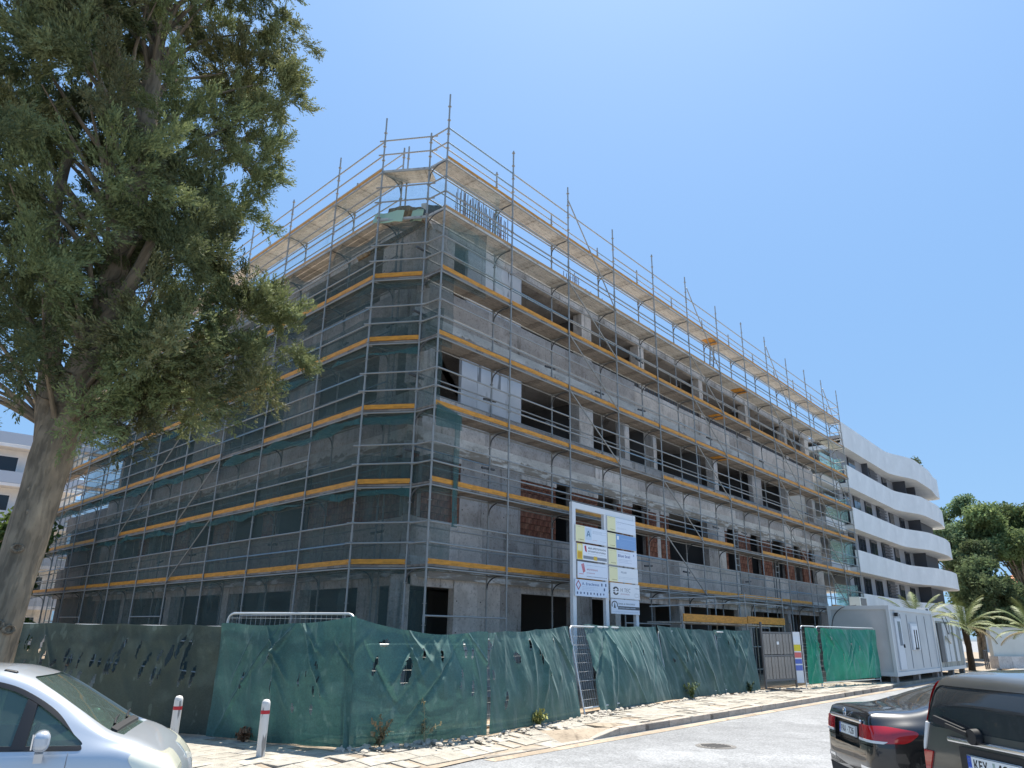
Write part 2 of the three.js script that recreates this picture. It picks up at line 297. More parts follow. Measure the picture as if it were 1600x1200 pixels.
function level(root, F, x0, x1, y, opt) { // one bay of one lift
  const L = x1 - x0, xm = (x0 + x1) / 2, r = opt.rnd, w = 0.73;
  for (let k = 0; k < 3; k++) { const g = opt.planks; F.put(root, 'deck_plank', g, opt.deckM || M.deck, xm, y - 0.03 + (r() - 0.5) * 0.008, -0.125 - k * 0.24, 0, (r() - 0.5) * 0.002, 0); }
  rod(root, 'ledger', F.pt(x0, y - 0.1, 0), F.pt(x1, y - 0.1, 0), 0.022, M.steel, LEDGER);
  rod(root, 'ledger', F.pt(x0, y - 0.1, -w), F.pt(x1, y - 0.1, -w), 0.022, M.steel, LEDGER);
  for (const dy of [0.52, 1.03]) if (r() > 0.02) rod(root, 'guard_rail', F.pt(x0 + 0.03, y + dy, 0), F.pt(x1 - 0.03, y + dy + (r() - 0.5) * 0.02, 0), 0.024, r() < 0.12 ? M.steelBlue : M.steel, LEDGER);
  for (const dy of [0.55, 1.0]) rod(root, 'inner_rail', F.pt(x0 + 0.03, y + dy, -w), F.pt(x1 - 0.03, y + dy + (r() - 0.5) * 0.02, -w), 0.021, r() < 0.2 ? M.steelBlue : M.steel, LEDGER);
  if (opt.toe) F.put(root, 'toe_board', cbox(L - 0.05, opt.toe, 0.03), opt.toeM || M.orange, xm, y + opt.toe / 2 + 0.005 + (r() - 0.5) * 0.01, -0.035, (r() - 0.5) * 0.1, 0, (r() - 0.5) * 0.006);
}
function buildScaffold(root, F, xs, opt) {
  const r = mulberry(opt.seed), n = xs.length;
  for (let i = 0; i < n; i++) {
    const top = opt.top(i, r), inTop = opt.inTop(i, r);
    F.put(root, 'standard', standardGeo(top), M.steel, xs[i], 0.03, 0, (r() - 0.5) * 0.003, 0, (r() - 0.5) * 0.003);
    F.put(root, 'standard', standardGeo(inTop), M.steel, xs[i], 0.03, -0.73, 0, 0, (r() - 0.5) * 0.003);
    LEVELS.forEach((y, k) => {
      if (opt.levelFrom && k < opt.levelFrom) return;
      rod(root, 'transom', F.pt(xs[i], y - 0.1, 0), F.pt(xs[i], y - 0.1, -0.73), 0.022, M.steel, LEDGER);
      F.put(root, 'bracket', bracketGeo, M.steelDark, xs[i], y - 0.08, -0.73);
      if (r() < 0.55 && k < 5) { // wall tie: dark tube and coupler on the inner upright
        const yy = y + 0.75 + r() * 0.3, a = (r() - 0.5) * 0.5;
        rod(root, 'wall_tie', F.pt(xs[i] - 0.28, yy + a * 0.1, -0.78), F.pt(xs[i] + 0.26, yy - a * 0.1, -0.78), 0.036, M.steelDark, LEDGER);
      }
    });
    if (i < n - 1) {
      const planks = plankGeo(xs[i + 1] - xs[i] - 0.02);
      LEVELS.forEach((y, k) => {
        const toe = opt.toe(k, i); level(root, F, xs[i], xs[i + 1], y, { rnd: r, planks, toe, deckM: k < 5 ? M.deckShaded : M.deck, toeM: opt.toeM && opt.toeM(k, i) });
      });
      for (const y of [0.42, 1.32, 2.1]) if (y !== 2.1 || i % 3 === 0) rod(root, 'guard_rail', F.pt(xs[i], y, 0), F.pt(xs[i + 1], y, 0), 0.023, M.steel, LEDGER);
    }
  }
}
const toeBrown = std(0.5, 0.27, 0.1, 0.7);
const BAY = 3.01, rightXs = Array.from({ length: 13 }, (_, i) => i * BAY);
{
  const root = thing('scaffold', 'long open steel scaffold with orange toe boards along the street facade', 'scaffold', [R0.x, 0.03, R0.z]);
  buildScaffold(root, FR, rightXs, {
    seed: 7, top: (i) => (i === 0 ? 17.3 : i === 12 ? 17.2 : 16.75 + ((i * 7) % 3) * 0.18), inTop: (i) => 16.2 + ((i * 5) % 3) * 0.12,
    toe: (k, i) => { if (k === 1 && i === 6) return 0; if (k === 2 && i === 3) return 0; if (k === 0 && i === 9) return 0; return k >= 5 ? 0.09 : 0.125; },
    toeM: (k, i) => (k === 5 ? toeBrown : null),
  });
  // end guard rails towards the corner and at the far end, with short extra rungs there
  for (const y of LEVELS) for (const dy of [0.52, 1.03]) { rod(root, 'guard_rail', FR.pt(0, y + dy, 0), FR.pt(0, y + dy, -0.73), 0.024, M.steel, LEDGER); rod(root, 'guard_rail', FR.pt(12 * BAY, y + dy, 0), FR.pt(12 * BAY, y + dy, -0.73), 0.024, M.steel, LEDGER); }
  // facade braces, each one bay wide and one lift high
  const braces = [[2, 5], [2, 4], [2, 3], [2, 2], [5, 5], [5, 4], [5, 3], [4, 1], [5, 2], [4, 0], [8, 5], [8, 4], [8, 3], [8, 2], [8, 1], [11, 5], [11, 4], [10, 2], [10, 1], [11, 3], [10, 0]];
  for (const [b, k] of braces) rod(root, 'brace', FR.pt(b * BAY, LEVELS[k] + (k === 5 ? 3.2 : 1.9), 0.05), FR.pt((b + 1) * BAY, LEVELS[k] - 0.1, 0.05), 0.023, M.steel, LEDGER);
  // inner guard rails on the top lifts
  // trap-door decks in orange ply and ladders below them
  for (const [s, k] of [[18.0, 6], [21, 5], [18.2, 4], [18.1, 3]]) FR.put(root, 'trap_door', cbox(0.9, 0.02, 0.55), M.orange, s, LEVELS[k] - 0.07, -0.36);
}
{
  const root = thing('scaffold', 'steel scaffold behind dark green debris netting on the shaded left facade', 'scaffold', [L0.x, 0.03, L0.z]);
  const xs = [0, -2.57]; while (xs[xs.length - 1] > -30) xs.push(xs[xs.length - 1] - 3.01);
  const rev = xs.slice().reverse();
  const N = rev.length;
  buildScaffold(root, FL, rev, {
    seed: 23, top: (i) => (i === N - 1 ? 16.9 : 16.45 + ((i * 5) % 3) * 0.15), inTop: (i) => 15.9 + ((i * 7) % 3) * 0.15,
    toe: (k, i) => ((i * 3 + k * 5) % 17 === 0 ? 0 : k >= 5 ? 0.09 : 0.125), toeM: (k) => (k === 5 ? toeBrown : null),
  });
  // corner lifts between the two runs
  const r = mulberry(41), planks = plankGeo(CL);
  LEVELS.forEach((y, k) => {
    for (let q = 0; q < 3; q++) FC.put(root, 'deck_plank', planks, k < 5 ? M.deckShaded : M.deck, -CL / 2, y - 0.035, -0.12 - q * 0.24);
    if (k !== 5 && k !== 6) FC.put(root, 'toe_board', cbox(CL - 0.06, 0.125, 0.03), M.orange, -CL / 2, y + 0.07, -0.01);
    for (const dy of [0.52, 1.03]) rod(root, 'guard_rail', FC.pt(-CL - 0.15, y + dy, 0.03), FC.pt(0.2, y + dy + 0.02, 0.03), 0.024, M.steel, LEDGER);
    rod(root, 'ledger', FC.pt(-CL, y - 0.1, 0), FC.pt(0, y - 0.1, 0), 0.022, M.steel, LEDGER);
    rod(root, 'brace', FC.pt(-CL, y - 0.12, 0), FC.pt(-CL * 0.55, y - 0.12, -0.6), 0.022, M.steel, LEDGER);
  });
  FC.put(root, 'standard', standardGeo(16.3), M.steel, -CL * 0.62, 0.03, -0.66);
  for (const [b, k] of [[N - 5, 1], [N - 5, 0], [N - 6, 2], [N - 7, 1], [N - 8, 3], [N - 5, 3]]) rod(root, 'brace', FL.pt(rev[b + 1], LEVELS[k] + 1.9, 0.05), FL.pt(rev[b], LEVELS[k] - 0.1, 0.05), 0.022, M.steel, LEDGER);
}
{ // return scaffold on the far left end of the building, seen as a bare lattice against the sky
  const root = thing('scaffold', 'bare steel scaffold lattice with no netting, beyond the far left end of the building', 'scaffold', [...FL.pt(-31.5, 0.03, -1.6).toArray()]);
  for (let i = 0; i < 5; i++) for (let j = 0; j < 2; j++) { const o = FL.put(root, 'standard', standardGeo(14.5), M.steelBlue, -30.9 - j * 0.9, 0.03, -1.5 - i * 2.2); o.castShadow = true; }
  for (let y = 1.3; y < 14.4; y += 0.66) for (let i = 0; i < 4; i++) for (let j = 0; j < 2; j++) rod(root, 'guard_rail', FL.pt(-30.9 - j * 0.9, y, -1.5 - i * 2.2), FL.pt(-30.9 - j * 0.9, y, -3.7 - i * 2.2), 0.022, M.steelBlue, LEDGER);
  for (const y of LEVELS.slice(0, 6)) { FL.put(root, 'deck_plank', ubox(0.8, 0.05, 8.8), M.deck, -31.35, y, -5.9); for (let i = 0; i < 5; i++) rod(root, 'transom', FL.pt(-30.9, y - 0.08, -1.5 - i * 2.2), FL.pt(-31.8, y - 0.08, -1.5 - i * 2.2), 0.022, M.steelBlue, LEDGER); }
}
// aluminium ladders between the lifts
function ladder(label, F, x, y0, y1, z, lean) {
  const b = F.pt(x, y0, z), t = thing('ladder', label, 'ladder', [b.x, b.y, b.z], F.th), h = y1 - y0;
  for (const sx of [-0.19, 0.19]) part(t, 'rail', cbox(0.025, h, 0.06), M.steel, [sx + lean * h / 2, h / 2, 0], [0, 0, -lean]);
  for (let y = 0.28; y < h; y += 0.28) part(t, 'rung', cbox(0.36, 0.03, 0.03), M.steel, [lean * y, y, 0]);
}
ladder('aluminium ladder beside the tall dark first floor opening right of the sign', FR, 19.4, 3.34, 6.2, -0.5, 0);
ladder('aluminium ladder leaning before the first floor bricks, far right', FR, 23.9, 3.34, 5.6, -0.5, 0.08);
ladder('ladder under the orange trap door of the topmost scaffold deck', FR, 18.2, 13.4, 15.0, -0.5, 0.2);

// entrance canopy of boards on tubes in front of the ground floor
{
  const t = thing('access_canopy', 'low scaffold canopy with a deep orange board edge over the site entrance', 'canopy', [...FR.pt(10.2, 0.03, 1.5).toArray()]);
  for (const [x, z, h] of [[10.1, 1.5, 2.3], [15.15, 1.5, 3.3], [18.9, 1.5, 3.3], [15.15, 0.3, 3.2], [18.9, 0.3, 3.2]]) FR.put(t, 'post', standardGeo(h), M.steel, x, 0.03, z);
  FR.put(t, 'edge_board', cbox(5.0, 0.24, 0.035), M.orange, 12.6, 2.3, 1.54); FR.put(t, 'edge_board', cbox(3.7, 0.26, 0.035), M.orange, 17.03, 2.33, 1.54);
  for (let k = 0; k < 5; k++) FR.put(t, 'deck_plank', ubox(8.8, 0.05, 0.24), M.deck, 14.5, 2.15, 1.35 - k * 0.26);
  for (const y of [2.95, 3.2]) { rod(t, 'rail', FR.pt(10.1, y - 0.3, 0.3), FR.pt(15.15, y, 1.5), 0.022, M.steel, LEDGER); rod(t, 'rail', FR.pt(15.15, y, 1.5), FR.pt(18.9, y, 1.5), 0.022, M.steel, LEDGER); }
}

// ---------------------------------------------------------------- debris netting on the left side and round the corner
const netAlpha = (lo, hi, seed) => tex(512, (u, v) => { const w = fbm(u * 6, v * 22, 6, 22, 4, seed), d = smooth(0.58, 0.78, fbm(u * 14, v * 5, 14, 5, 4, seed + 5)), f = vnoise(u * 180, v * 180, 180, 180, seed + 9); const k = lerp(lo, hi, clamp(w * 0.8 + d * 0.5)) + (f - 0.5) * 0.08; return [k, k, k]; }, false, 6);
const netMs = [netAlpha(0.3, 0.66, 201), netAlpha(0.38, 0.74, 231)].map((a) => std(0.062, 0.1, 0.09, 0.8, { alphaMap: a, transparent: true, side: THREE.DoubleSide }));
const netThick = std(0.03, 0.105, 0.095, 0.8, { alphaMap: netAlpha(0.45, 0.9, 251), transparent: true, side: THREE.DoubleSide });
const netFaint = std(0.16, 0.3, 0.26, 0.75, { alphaMap: netAlpha(0.08, 0.3, 271), transparent: true, side: THREE.DoubleSide });
function netSheet(pathPts, y0, y1, seed, amp, sagTop, ragged) { // pathPts world xz polyline
  const seg = []; let L = 0; for (let i = 1; i < pathPts.length; i++) { const d = pathPts[i].distanceTo(pathPts[i - 1]); seg.push([L, d]); L += d; }
  const nu = Math.ceil(L / 0.25), nv = Math.ceil((y1 - y0) / 0.16), pos = [], uv = [], idx = [];
  for (let i = 0; i <= nu; i++) {
    const u = i / nu * L; let k = seg.findIndex(([s, d]) => u <= s + d + 1e-6); if (k < 0) k = seg.length - 1;
    const t = (u - seg[k][0]) / seg[k][1], p = pathPts[k].clone().lerp(pathPts[k + 1], t), d = pathPts[k + 1].clone().sub(pathPts[k]).normalize(), n = V(d.z, 0, -d.x);
    for (let j = 0; j <= nv; j++) {
      const v = j / nv, yt = y1 - sagTop * Math.abs(Math.sin(u * Math.PI / 3.0)) * (0.5 + vnoise(u * 0.6, 1, 0, 0, seed)), yb = y0 + ragged * (fbm(u * 0.9, 3, 0, 0, 3, seed + 3) - 0.3);
      const y = lerp(yb, yt, v), w = amp * ((fbm(u * 1.1, y * 1.6, 0, 0, 3, seed) - 0.5) * 2 + (fbm(u * 3.5 + y, y * 2.5, 0, 0, 2, seed + 7) - 0.5));
      pos.push(p.x + n.x * w, y, p.z + n.z * w); uv.push(u, y);
    }
  }
  for (let i = 0; i < nu; i++) for (let j = 0; j < nv; j++) { const a = i * (nv + 1) + j, b = a + nv + 1; idx.push(a, b, a + 1, b, b + 1, a + 1); }
  const g = new THREE.BufferGeometry(); g.setAttribute('position', new THREE.Float32BufferAttribute(pos, 3)); g.setAttribute('uv', new THREE.Float32BufferAttribute(uv, 2)); g.setIndex(idx); g.computeVertexNormals(); return g;
}
{
  const levelName = ['ground lift', 'first', 'second', 'third', 'fourth', 'fifth', 'sixth'];
  const corner = (s) => [FR.pt(s, 0, -0.08), FR.pt(0.06, 0, -0.08), FC.pt(0, 0, -0.07), FC.pt(-CL + 0.04, 0, -0.07)];
  const left = (a, b) => { const out = []; for (let s = a; s < b; s += 3) out.push(FL.pt(-s, 0, -0.09)); out.push(FL.pt(-b, 0, -0.09)); return out; };
  const ends = [30, 30, 30, 24, 30, 29, 25];
  const edges = [0.1, 3.3, 5.3, 7.35, 9.35, 11.3, 13.2];
  for (let k = 0; k < 6; k++) {
    const cornerTo = [0.15, 0.85, 0.9, 0.25, 0.6, 1.9][k];
    const g = netSheet([...corner(cornerTo), ...left(0.12, ends[k])], edges[k] - (k === 0 ? 0 : 0.25), edges[k + 1] + (k === 5 ? 0.1 : 0.9 * (k % 2)), 300 + k * 13, 0.05, k === 5 ? 0.5 : 0.1, 0.25);
    tagMesh('debris_net', g, netMs[k % 2], `dark green debris net hung on the left scaffold, ${['lowest sheet just above the hoarding', 'second sheet from the ground', 'third sheet from the ground', 'fourth sheet from the ground', 'fifth sheet from the ground', 'topmost full sheet below the roof deck'][k]}`, 'debris net', 'debris nets on the left scaffold');
  }
  // bunched strips along the lift edges
  [[1, 0.0, 26, 0.32, 5.0], [2, 0.0, 28, 0.42, 6.9], [3, 0, 22, 0.3, 8.9]].forEach(([k, a, b, h, y], i) => {
    tagMesh('debris_net', netSheet([FC.pt(0, 0, 0.02), FC.pt(-CL + 0.04, 0, 0.02), ...left(0.12, b).map((p) => p.add(FL.uz.clone().multiplyScalar(0.1)))], y, y + h, 400 + i * 7, 0.09, 0.2, 0.3), netThick, `bunched strip of green netting sagging under the ${['second', 'third', 'fourth'][i]} orange toe board of the left scaffold`, 'debris net', 'bunched net strips');
  });
  // hanging edges at the corner
  tagMesh('debris_net', netSheet([FR.pt(0.78, 0, 0.02), FR.pt(0.9, 0, 0.04), FR.pt(1.0, 0, 0.0)], 4.3, 7.35, 431, 0.05, 0, 0.4), netThick, 'long folded tail of green net hanging straight down beside the corner upright', 'debris net');
  tagMesh('debris_net', netSheet([FR.pt(0.05, 0, 0.03), FR.pt(0.6, 0, 0.05), FR.pt(1.05, 0, 0.03)], 6.75, 7.45, 441, 0.06, 0.15, 0.5), netThick, 'folded green net corner wrapped round the corner upright under a toe board', 'debris net');
  tagMesh('debris_net', netSheet([FR.pt(0.3, 0, 0.0), FR.pt(1.4, 0, 0.02), FR.pt(2.7, 0, -0.05)], 11.6, 13.2, 451, 0.2, 0.3, 0.9), netFaint, 'thin torn green net draped over the top of the street scaffold by the corner', 'debris net');
  tagMesh('debris_net', netSheet([FR.pt(2.4, 0, -0.05), FC.pt(0, 0, -0.06), FC.pt(-CL, 0, -0.06), FL.pt(-5, 0, -0.07), FL.pt(-9, 0, -0.07)], 13.5, 15.0, 461, 0.06, 0.1, 0.3), netFaint, 'faint see-through net on the topmost lift round the corner', 'debris net');
}
// torn formwork boards and timber heaped on the corner deck below the roof
{
  const rr = mulberry(66), places = [[-1.2, 13.42, -0.2, 0.95, M.ply, 'pale green broken formwork board lying on the corner deck, the longer one'], [-0.35, 13.42, -0.3, 0.36, M.ply, 'small pale green square of formwork board at the corner deck'], [-0.7, 13.7, -0.5, 1.3, M.timber, 'warped brown formwork sheet curling above the corner deck'], [0.05, 13.75, -0.55, 0.7, M.steelDark, 'dark bent sheet standing up beside the corner upright at roof height']];
  places.forEach(([x, y, z, w, m, label], i) => {
    const g = new THREE.BoxGeometry(w, 0.42, 0.02, 12, 6, 1), p = g.attributes.position;
    for (let k = 0; k < p.count; k++) { const X = p.getX(k), Y = p.getY(k); p.setZ(k, p.getZ(k) + 0.12 * Math.sin(X * 3 + i) * (0.5 + Y)); if (Math.abs(Y) > 0.15) p.setY(k, Y + 0.07 * (vnoise(X * 9, i * 5, 0, 0, 3) - 0.5)); }
    g.computeVertexNormals();
    const o = tagMesh(i < 2 ? 'formwork_board' : 'formwork_sheet', g, m, label, 'formwork'); o.position.copy(FC.pt(x, y, z + 0.15)); o.rotation.set(-0.25, FC.th, (rr() - 0.5) * 0.2, 'YXZ');
  });
  const b = tagMesh('timber_beam', ubox(2.3, 0.12, 0.08), M.timber, 'long weathered timber beam slanting across the chamfered corner under the roof deck', 'timber'); b.position.copy(FC.pt(-1.15, 12.75, -0.3)); b.rotation.set(0, FC.th, 0.5, 'YXZ');
}

// ---------------------------------------------------------------- concrete building under construction
const BZ = -1.3;                                                   // facade plane behind the scaffold's outer line
const FLOORS = [[0.03, 3.1], [4.65, 6.6], [8.2, 10.05], [11.6, 13.5]], BANDS = [[3.1, 4.65], [6.6, 8.2], [10.05, 11.6], [13.5, 14.0]];
const cross = (A, da, B, db) => { const t = ((B.x - A.x) * db.z - (B.z - A.z) * db.x) / (da.x * db.z - da.z * db.x); return t; };
const CZ = -0.62;
const sA = cross(FR.pt(0, 0, BZ), FR.ux, FC.pt(0, 0, CZ), FC.ux);   // where the chamfer meets the street facade
const xB = cross(FL.pt(0, 0, BZ), FL.ux, FC.pt(0, 0, CZ), FC.ux);   // and the left facade (x, negative s)
const PA = FR.pt(sA, 0, BZ), PB = FL.pt(xB, 0, BZ);
const FK = new Frame(PB, Math.atan2(-(PA.z - PB.z), PA.x - PB.x)), KL = PA.distanceTo(PB);   // chamfer face: x 0..KL, z 0
const RE = 33.5, LE = -24;
{
  const root = thing('concrete_building', 'grey four storey concrete building shell under construction wrapped in scaffolding', 'building', [PA.x, 0, PA.z]);
  const rnd = mulberry(77);
  const back1 = FR.pt(RE, 0, -24), back2 = FL.pt(LE, 0, -24);
  const ins = 0.06, foot = (z) => [FL.pt(LE + 0.05, 0, BZ - z), FL.pt(xB, 0, BZ - z), FR.pt(sA, 0, BZ - z), FR.pt(RE - 0.05, 0, BZ - z), back1, back2].map((p) => [p.x - root.position.x, p.z - root.position.z]);
  for (const [y0, name] of [[3.1, 'floor_slab'], [6.6, 'floor_slab'], [10.05, 'floor_slab'], [13.5, 'roof_slab']]) part(root, name, plan(foot(ins), y0 + 0.06, y0 + 0.36), M.concDark);
  // unseen closing walls at back and ends, added to keep the rooms dark
  const wallBetween = (a, b, y0, y1, t, m, name) => { const d = b.clone().sub(a), L = d.length(), th = Math.atan2(-d.z, d.x), c = a.clone().add(b).multiplyScalar(0.5).sub(root.position); part(root, name, ubox(L, y1 - y0, t), m, [c.x, (y0 + y1) / 2, c.z], [0, th, 0]); };
  wallBetween(back1, back2, 0, 13.5, 0.25, M.concDark, 'rear_wall');
  for (const [a, b] of [[0, 8.1], [10.1, 13.5]]) wallBetween(FR.pt(RE - 0.2, 0, BZ - 0.3), back1, a, b, 0.25, M.concDark, 'end_wall');
  wallBetween(FL.pt(LE + 0.2, 0, BZ - 0.3), back2, 0, 13.5, 0.25, M.concDark, 'end_wall');
  // deep partitions that keep the rooms dark
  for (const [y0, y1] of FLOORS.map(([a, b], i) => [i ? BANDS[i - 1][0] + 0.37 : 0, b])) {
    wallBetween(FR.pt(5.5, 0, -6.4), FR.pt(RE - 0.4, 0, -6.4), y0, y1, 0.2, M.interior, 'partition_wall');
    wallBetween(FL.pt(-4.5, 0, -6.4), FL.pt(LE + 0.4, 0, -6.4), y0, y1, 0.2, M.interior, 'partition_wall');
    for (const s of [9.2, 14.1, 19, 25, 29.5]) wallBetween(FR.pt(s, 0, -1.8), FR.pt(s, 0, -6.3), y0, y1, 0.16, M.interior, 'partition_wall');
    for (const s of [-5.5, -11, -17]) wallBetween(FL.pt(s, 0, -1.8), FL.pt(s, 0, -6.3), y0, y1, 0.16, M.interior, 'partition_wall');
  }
  // facade bands: slab edge below, parapet above, each storey
  BANDS.forEach(([y0, y1], k) => {
    const roof = k === 3, e = roof ? y1 : y0 + 0.52;
    const run = (F, x0, x1, zf) => {
      const L = x1 - x0, m = k % 2 ? M.conc : M.concDark;
      F.put(root, 'slab_edge', ubox(L, e - y0, 0.3, rnd() * 5, 0), roof ? M.conc : M.slabEdge, (x0 + x1) / 2, (y0 + e) / 2, zf - 0.15 + 0.025);
      if (!roof) { // cast parapet in lengths with open joints
        const n = Math.max(1, Math.round(L / 3.0)), w = L / n;
        for (let i = 0; i < n; i++) { const low = F === FR && k === 2 && x0 + i * w > 11.5 ? 0.12 : 0; F.put(root, 'parapet', ubox(w - 0.008, y1 - e - low, 0.2, rnd() * 5, rnd() * 5), rnd() < 0.5 ? M.conc : M.concDark, x0 + (i + 0.5) * w, (e + y1 - low) / 2, zf - 0.1 + (rnd() - 0.5) * 0.008); }
      }
    };
    run(FR, sA + 0.02, RE, BZ); run(FL, LE, xB - 0.02, BZ); run(FK, -0.02, KL + 0.02, 0.004);
  });
  // walls, bricks, columns between the bands
  const brickJobs = [], TIE = new THREE.CylinderGeometry(0.018, 0.018, 0.012, 8).rotateX(Math.PI / 2);
  const seg = (F, zf, x0, x1, type, k, opt = {}) => {
    const [y0, y1] = FLOORS[k], w = x1 - x0, xm = (x0 + x1) / 2, ym = (y0 + y1) / 2, h = y1 - y0;
    if (type === 'conc') { // cast wall in shutter-wide lifts with tie holes
      const n = Math.max(1, Math.round(w / 0.95)), pw = w / n; for (let i = 0; i < n; i++) { F.put(root, 'wall', ubox(pw - 0.006, h, 0.22, rnd() * 5, rnd() * 5), rnd() < 0.6 ? M.conc : M.concDark, x0 + (i + 0.5) * pw, ym, zf - 0.16 + (rnd() - 0.5) * 0.01); for (const q of [0.22, 0.55, 0.82]) F.put(root, 'tie_hole', TIE, M.black, x0 + (i + 0.12) * pw, y0 + h * q, zf - 0.046); }
    }
    else if (type === 'col') F.put(root, 'column', ubox(w, h, 0.4, rnd() * 5, rnd() * 5), M.conc, xm, ym, zf - 0.28);
    else if (type === 'panel') { const n = Math.max(1, Math.round(w / 0.68)), pw = w / n; for (let i = 0; i < n; i++) F.put(root, 'wall_panel', ubox(pw - 0.012, h - 0.02, 0.12, rnd() * 5, rnd() * 5), M.panel, x0 + (i + 0.5) * pw, ym, zf - 0.13 + rnd() * 0.006); }
    else if (type === 'brick') {
      F.put(root, 'mortar_backing', ubox(w, h, 0.12), M.concDark, xm, ym, zf - 0.215);
      const bw = 0.3, bh = 0.195, rows = Math.floor(h / bh);
      for (let r = 0; r < rows; r++) for (let x = x0 - (r & 1 ? bw / 2 : 0); x < x1 - 0.04; x += bw) {
        const a = Math.max(x, x0), b = Math.min(x + bw, x1); if (b - a < 0.05) continue;
        brickJobs.push({ F, x: (a + b) / 2, y: y0 + (r + 0.5) * bh, z: zf - 0.12 + (rnd() - 0.5) * 0.014, w: b - a - 0.014, h: bh - 0.014, d: F.pt((a + b) / 2, y0, zf).length(), m: Math.floor(rnd() * 3), front: F === FL ? 1 : 0 });
      }
      const gap = h - rows * bh; if (gap > 0.02) F.put(root, 'lintel', ubox(w, gap, 0.2), M.conc, xm, y1 - gap / 2, zf - 0.13);
    } else if (k === 0) F.put(root, 'lintel', ubox(w, 0.22, 0.2), M.conc, xm, y1 - 0.11, zf - 0.2);
    else if (type === 'open' && w > 2.2 && k < 3 && rnd() < 0.5) F.put(root, 'lintel', ubox(w, 0.12, 0.18), M.conc, xm, y1 - 0.06, zf - 0.25);
  };
  const layout = (F, zf, k, list) => { for (let i = 0; i < list.length - 1; i += 1) { const [x0, type] = list[i], x1 = list[i + 1][0]; seg(F, zf, x0 + 0.001, x1 - 0.001, type, k); } };
  const e0 = sA;
  layout(FR, BZ, 0, [[e0, 'col'], [0.56, 'open'], [2.36, 'conc'], [5.28, 'open'], [7.9, 'conc'], [9.1, 'open'], [10.6, 'col'], [10.95, 'open'], [15.4, 'col'], [15.8, 'open'], [21, 'conc'], [22.4, 'open'], [27.2, 'col'], [27.6, 'open'], [32.2, 'conc'], [RE]]);
  layout(FR, BZ, 1, [[e0, 'brick'], [2.45, 'conc'], [5.2, 'brick'], [7.08, 'open'], [7.95, 'brick'], [9.6, 'open'], [11.0, 'brick'], [11.98, 'open'], [13.05, 'brick'], [13.86, 'col'], [14.14, 'brick'], [14.86, 'open'], [18.4, 'conc'], [20.15, 'brick'], [20.42, 'open'], [21.66, 'brick'], [23.1, 'open'], [24.4, 'brick'], [25.9, 'open'], [27.6, 'brick'], [28.9, 'open'], [30.2, 'brick'], [31.4, 'open'], [32.3, 'conc'], [RE]]);
  layout(FR, BZ, 2, [[e0, 'conc'], [1.2, 'open'], [2.34, 'panel'], [5.2, 'open'], [8.55, 'col'], [9.45, 'open'], [11.65, 'col'], [12.0, 'open'], [13.9, 'col'], [14.18, 'open'], [19.6, 'col'], [20.0, 'open'], [24, 'conc'], [25.2, 'open'], [28.8, 'col'], [29.2, 'open'], [33.0, 'col'], [RE]]);
  layout(FR, BZ, 3, [[e0, 'conc'], [1.8, 'open'], [2.42, 'panel'], [5.15, 'open'], [8.8, 'col'], [9.45, 'open'], [13, 'col'], [13.45, 'open'], [18.6, 'col'], [19.0, 'open'], [24, 'col'], [24.4, 'open'], [29.5, 'col'], [29.9, 'open'], [32.8, 'conc'], [RE]]);
  const l = (list) => list.map(([s, t]) => [-s, t]);
  layout(FL, BZ, 0, [[LE, 'open'], [-20, 'col'], [-19.5, 'open'], [-15, 'col'], [-14.5, 'open'], [-10, 'col'], [-9.5, 'open'], [-5.2, 'col'], [-4.7, 'open'], [-1.6, 'col'], [-1.1, 'open'], [xB]]);
  layout(FL, BZ, 1, [[LE, 'conc'], [-22, 'open'], [-19, 'brick'], [-18, 'open'], [-15, 'brick'], [-13.6, 'open'], [-11.4, 'brick'], [-10, 'open'], [-7.6, 'brick'], [-6.8, 'open'], [-4.6, 'brick'], [xB]]);
  layout(FL, BZ, 2, [[LE, 'open'], [-20, 'col'], [-19.4, 'open'], [-14.5, 'conc'], [-11.5, 'open'], [-7, 'conc'], [-5, 'open'], [-1.4, 'col'], [-1, 'open'], [xB]]);
  layout(FL, BZ, 3, [[LE, 'open'], [-18, 'conc'], [-14.5, 'open'], [-9, 'conc'], [-6.2, 'open'], [-1.6, 'conc'], [xB]]);
  layout(FK, 0.0, 0, [[0, 'col'], [0.3, 'open'], [KL - 0.25, 'col'], [KL]]); layout(FK, 0.0, 1, [[0, 'brick'], [KL]]); layout(FK, 0.0, 2, [[0, 'col'], [0.28, 'open'], [KL - 0.28, 'col'], [KL]]); layout(FK, 0.0, 3, [[0, 'open'], [KL]]);
  // timber shutter strips still standing on the corner parapet
  for (let i = 0; i < 7; i++) FK.put(root, 'shutter_board', ubox(KL / 7 - 0.035, 1.5, 0.03), i % 3 ? M.concDark : M.timber, (i + 0.5) * KL / 7, 10.85, 0.026);
  // bricks: the nearest as single pieces, the rest joined
  brickJobs.sort((a, b) => a.d + a.front * 6 - b.d - b.front * 6);
  const rest = [[], [], []];
  brickJobs.forEach((q, n) => {
    if (n < 300) q.F.put(root, 'brick', cbox(q.w, q.h, 0.1), BR[q.m], q.x, q.y, q.z);
    else { const g = cbox(q.w, q.h, 0.1).clone(); g.rotateY(q.F.th); const p = q.F.pt(q.x, q.y, q.z).sub(root.position); g.translate(p.x, p.y, p.z); rest[q.m].push(g); }
  });
  rest.forEach((list, i) => { if (list.length) part(root, 'brickwork', mergeGeometries(list), BR[i]).userData.kind = 'stuff'; });
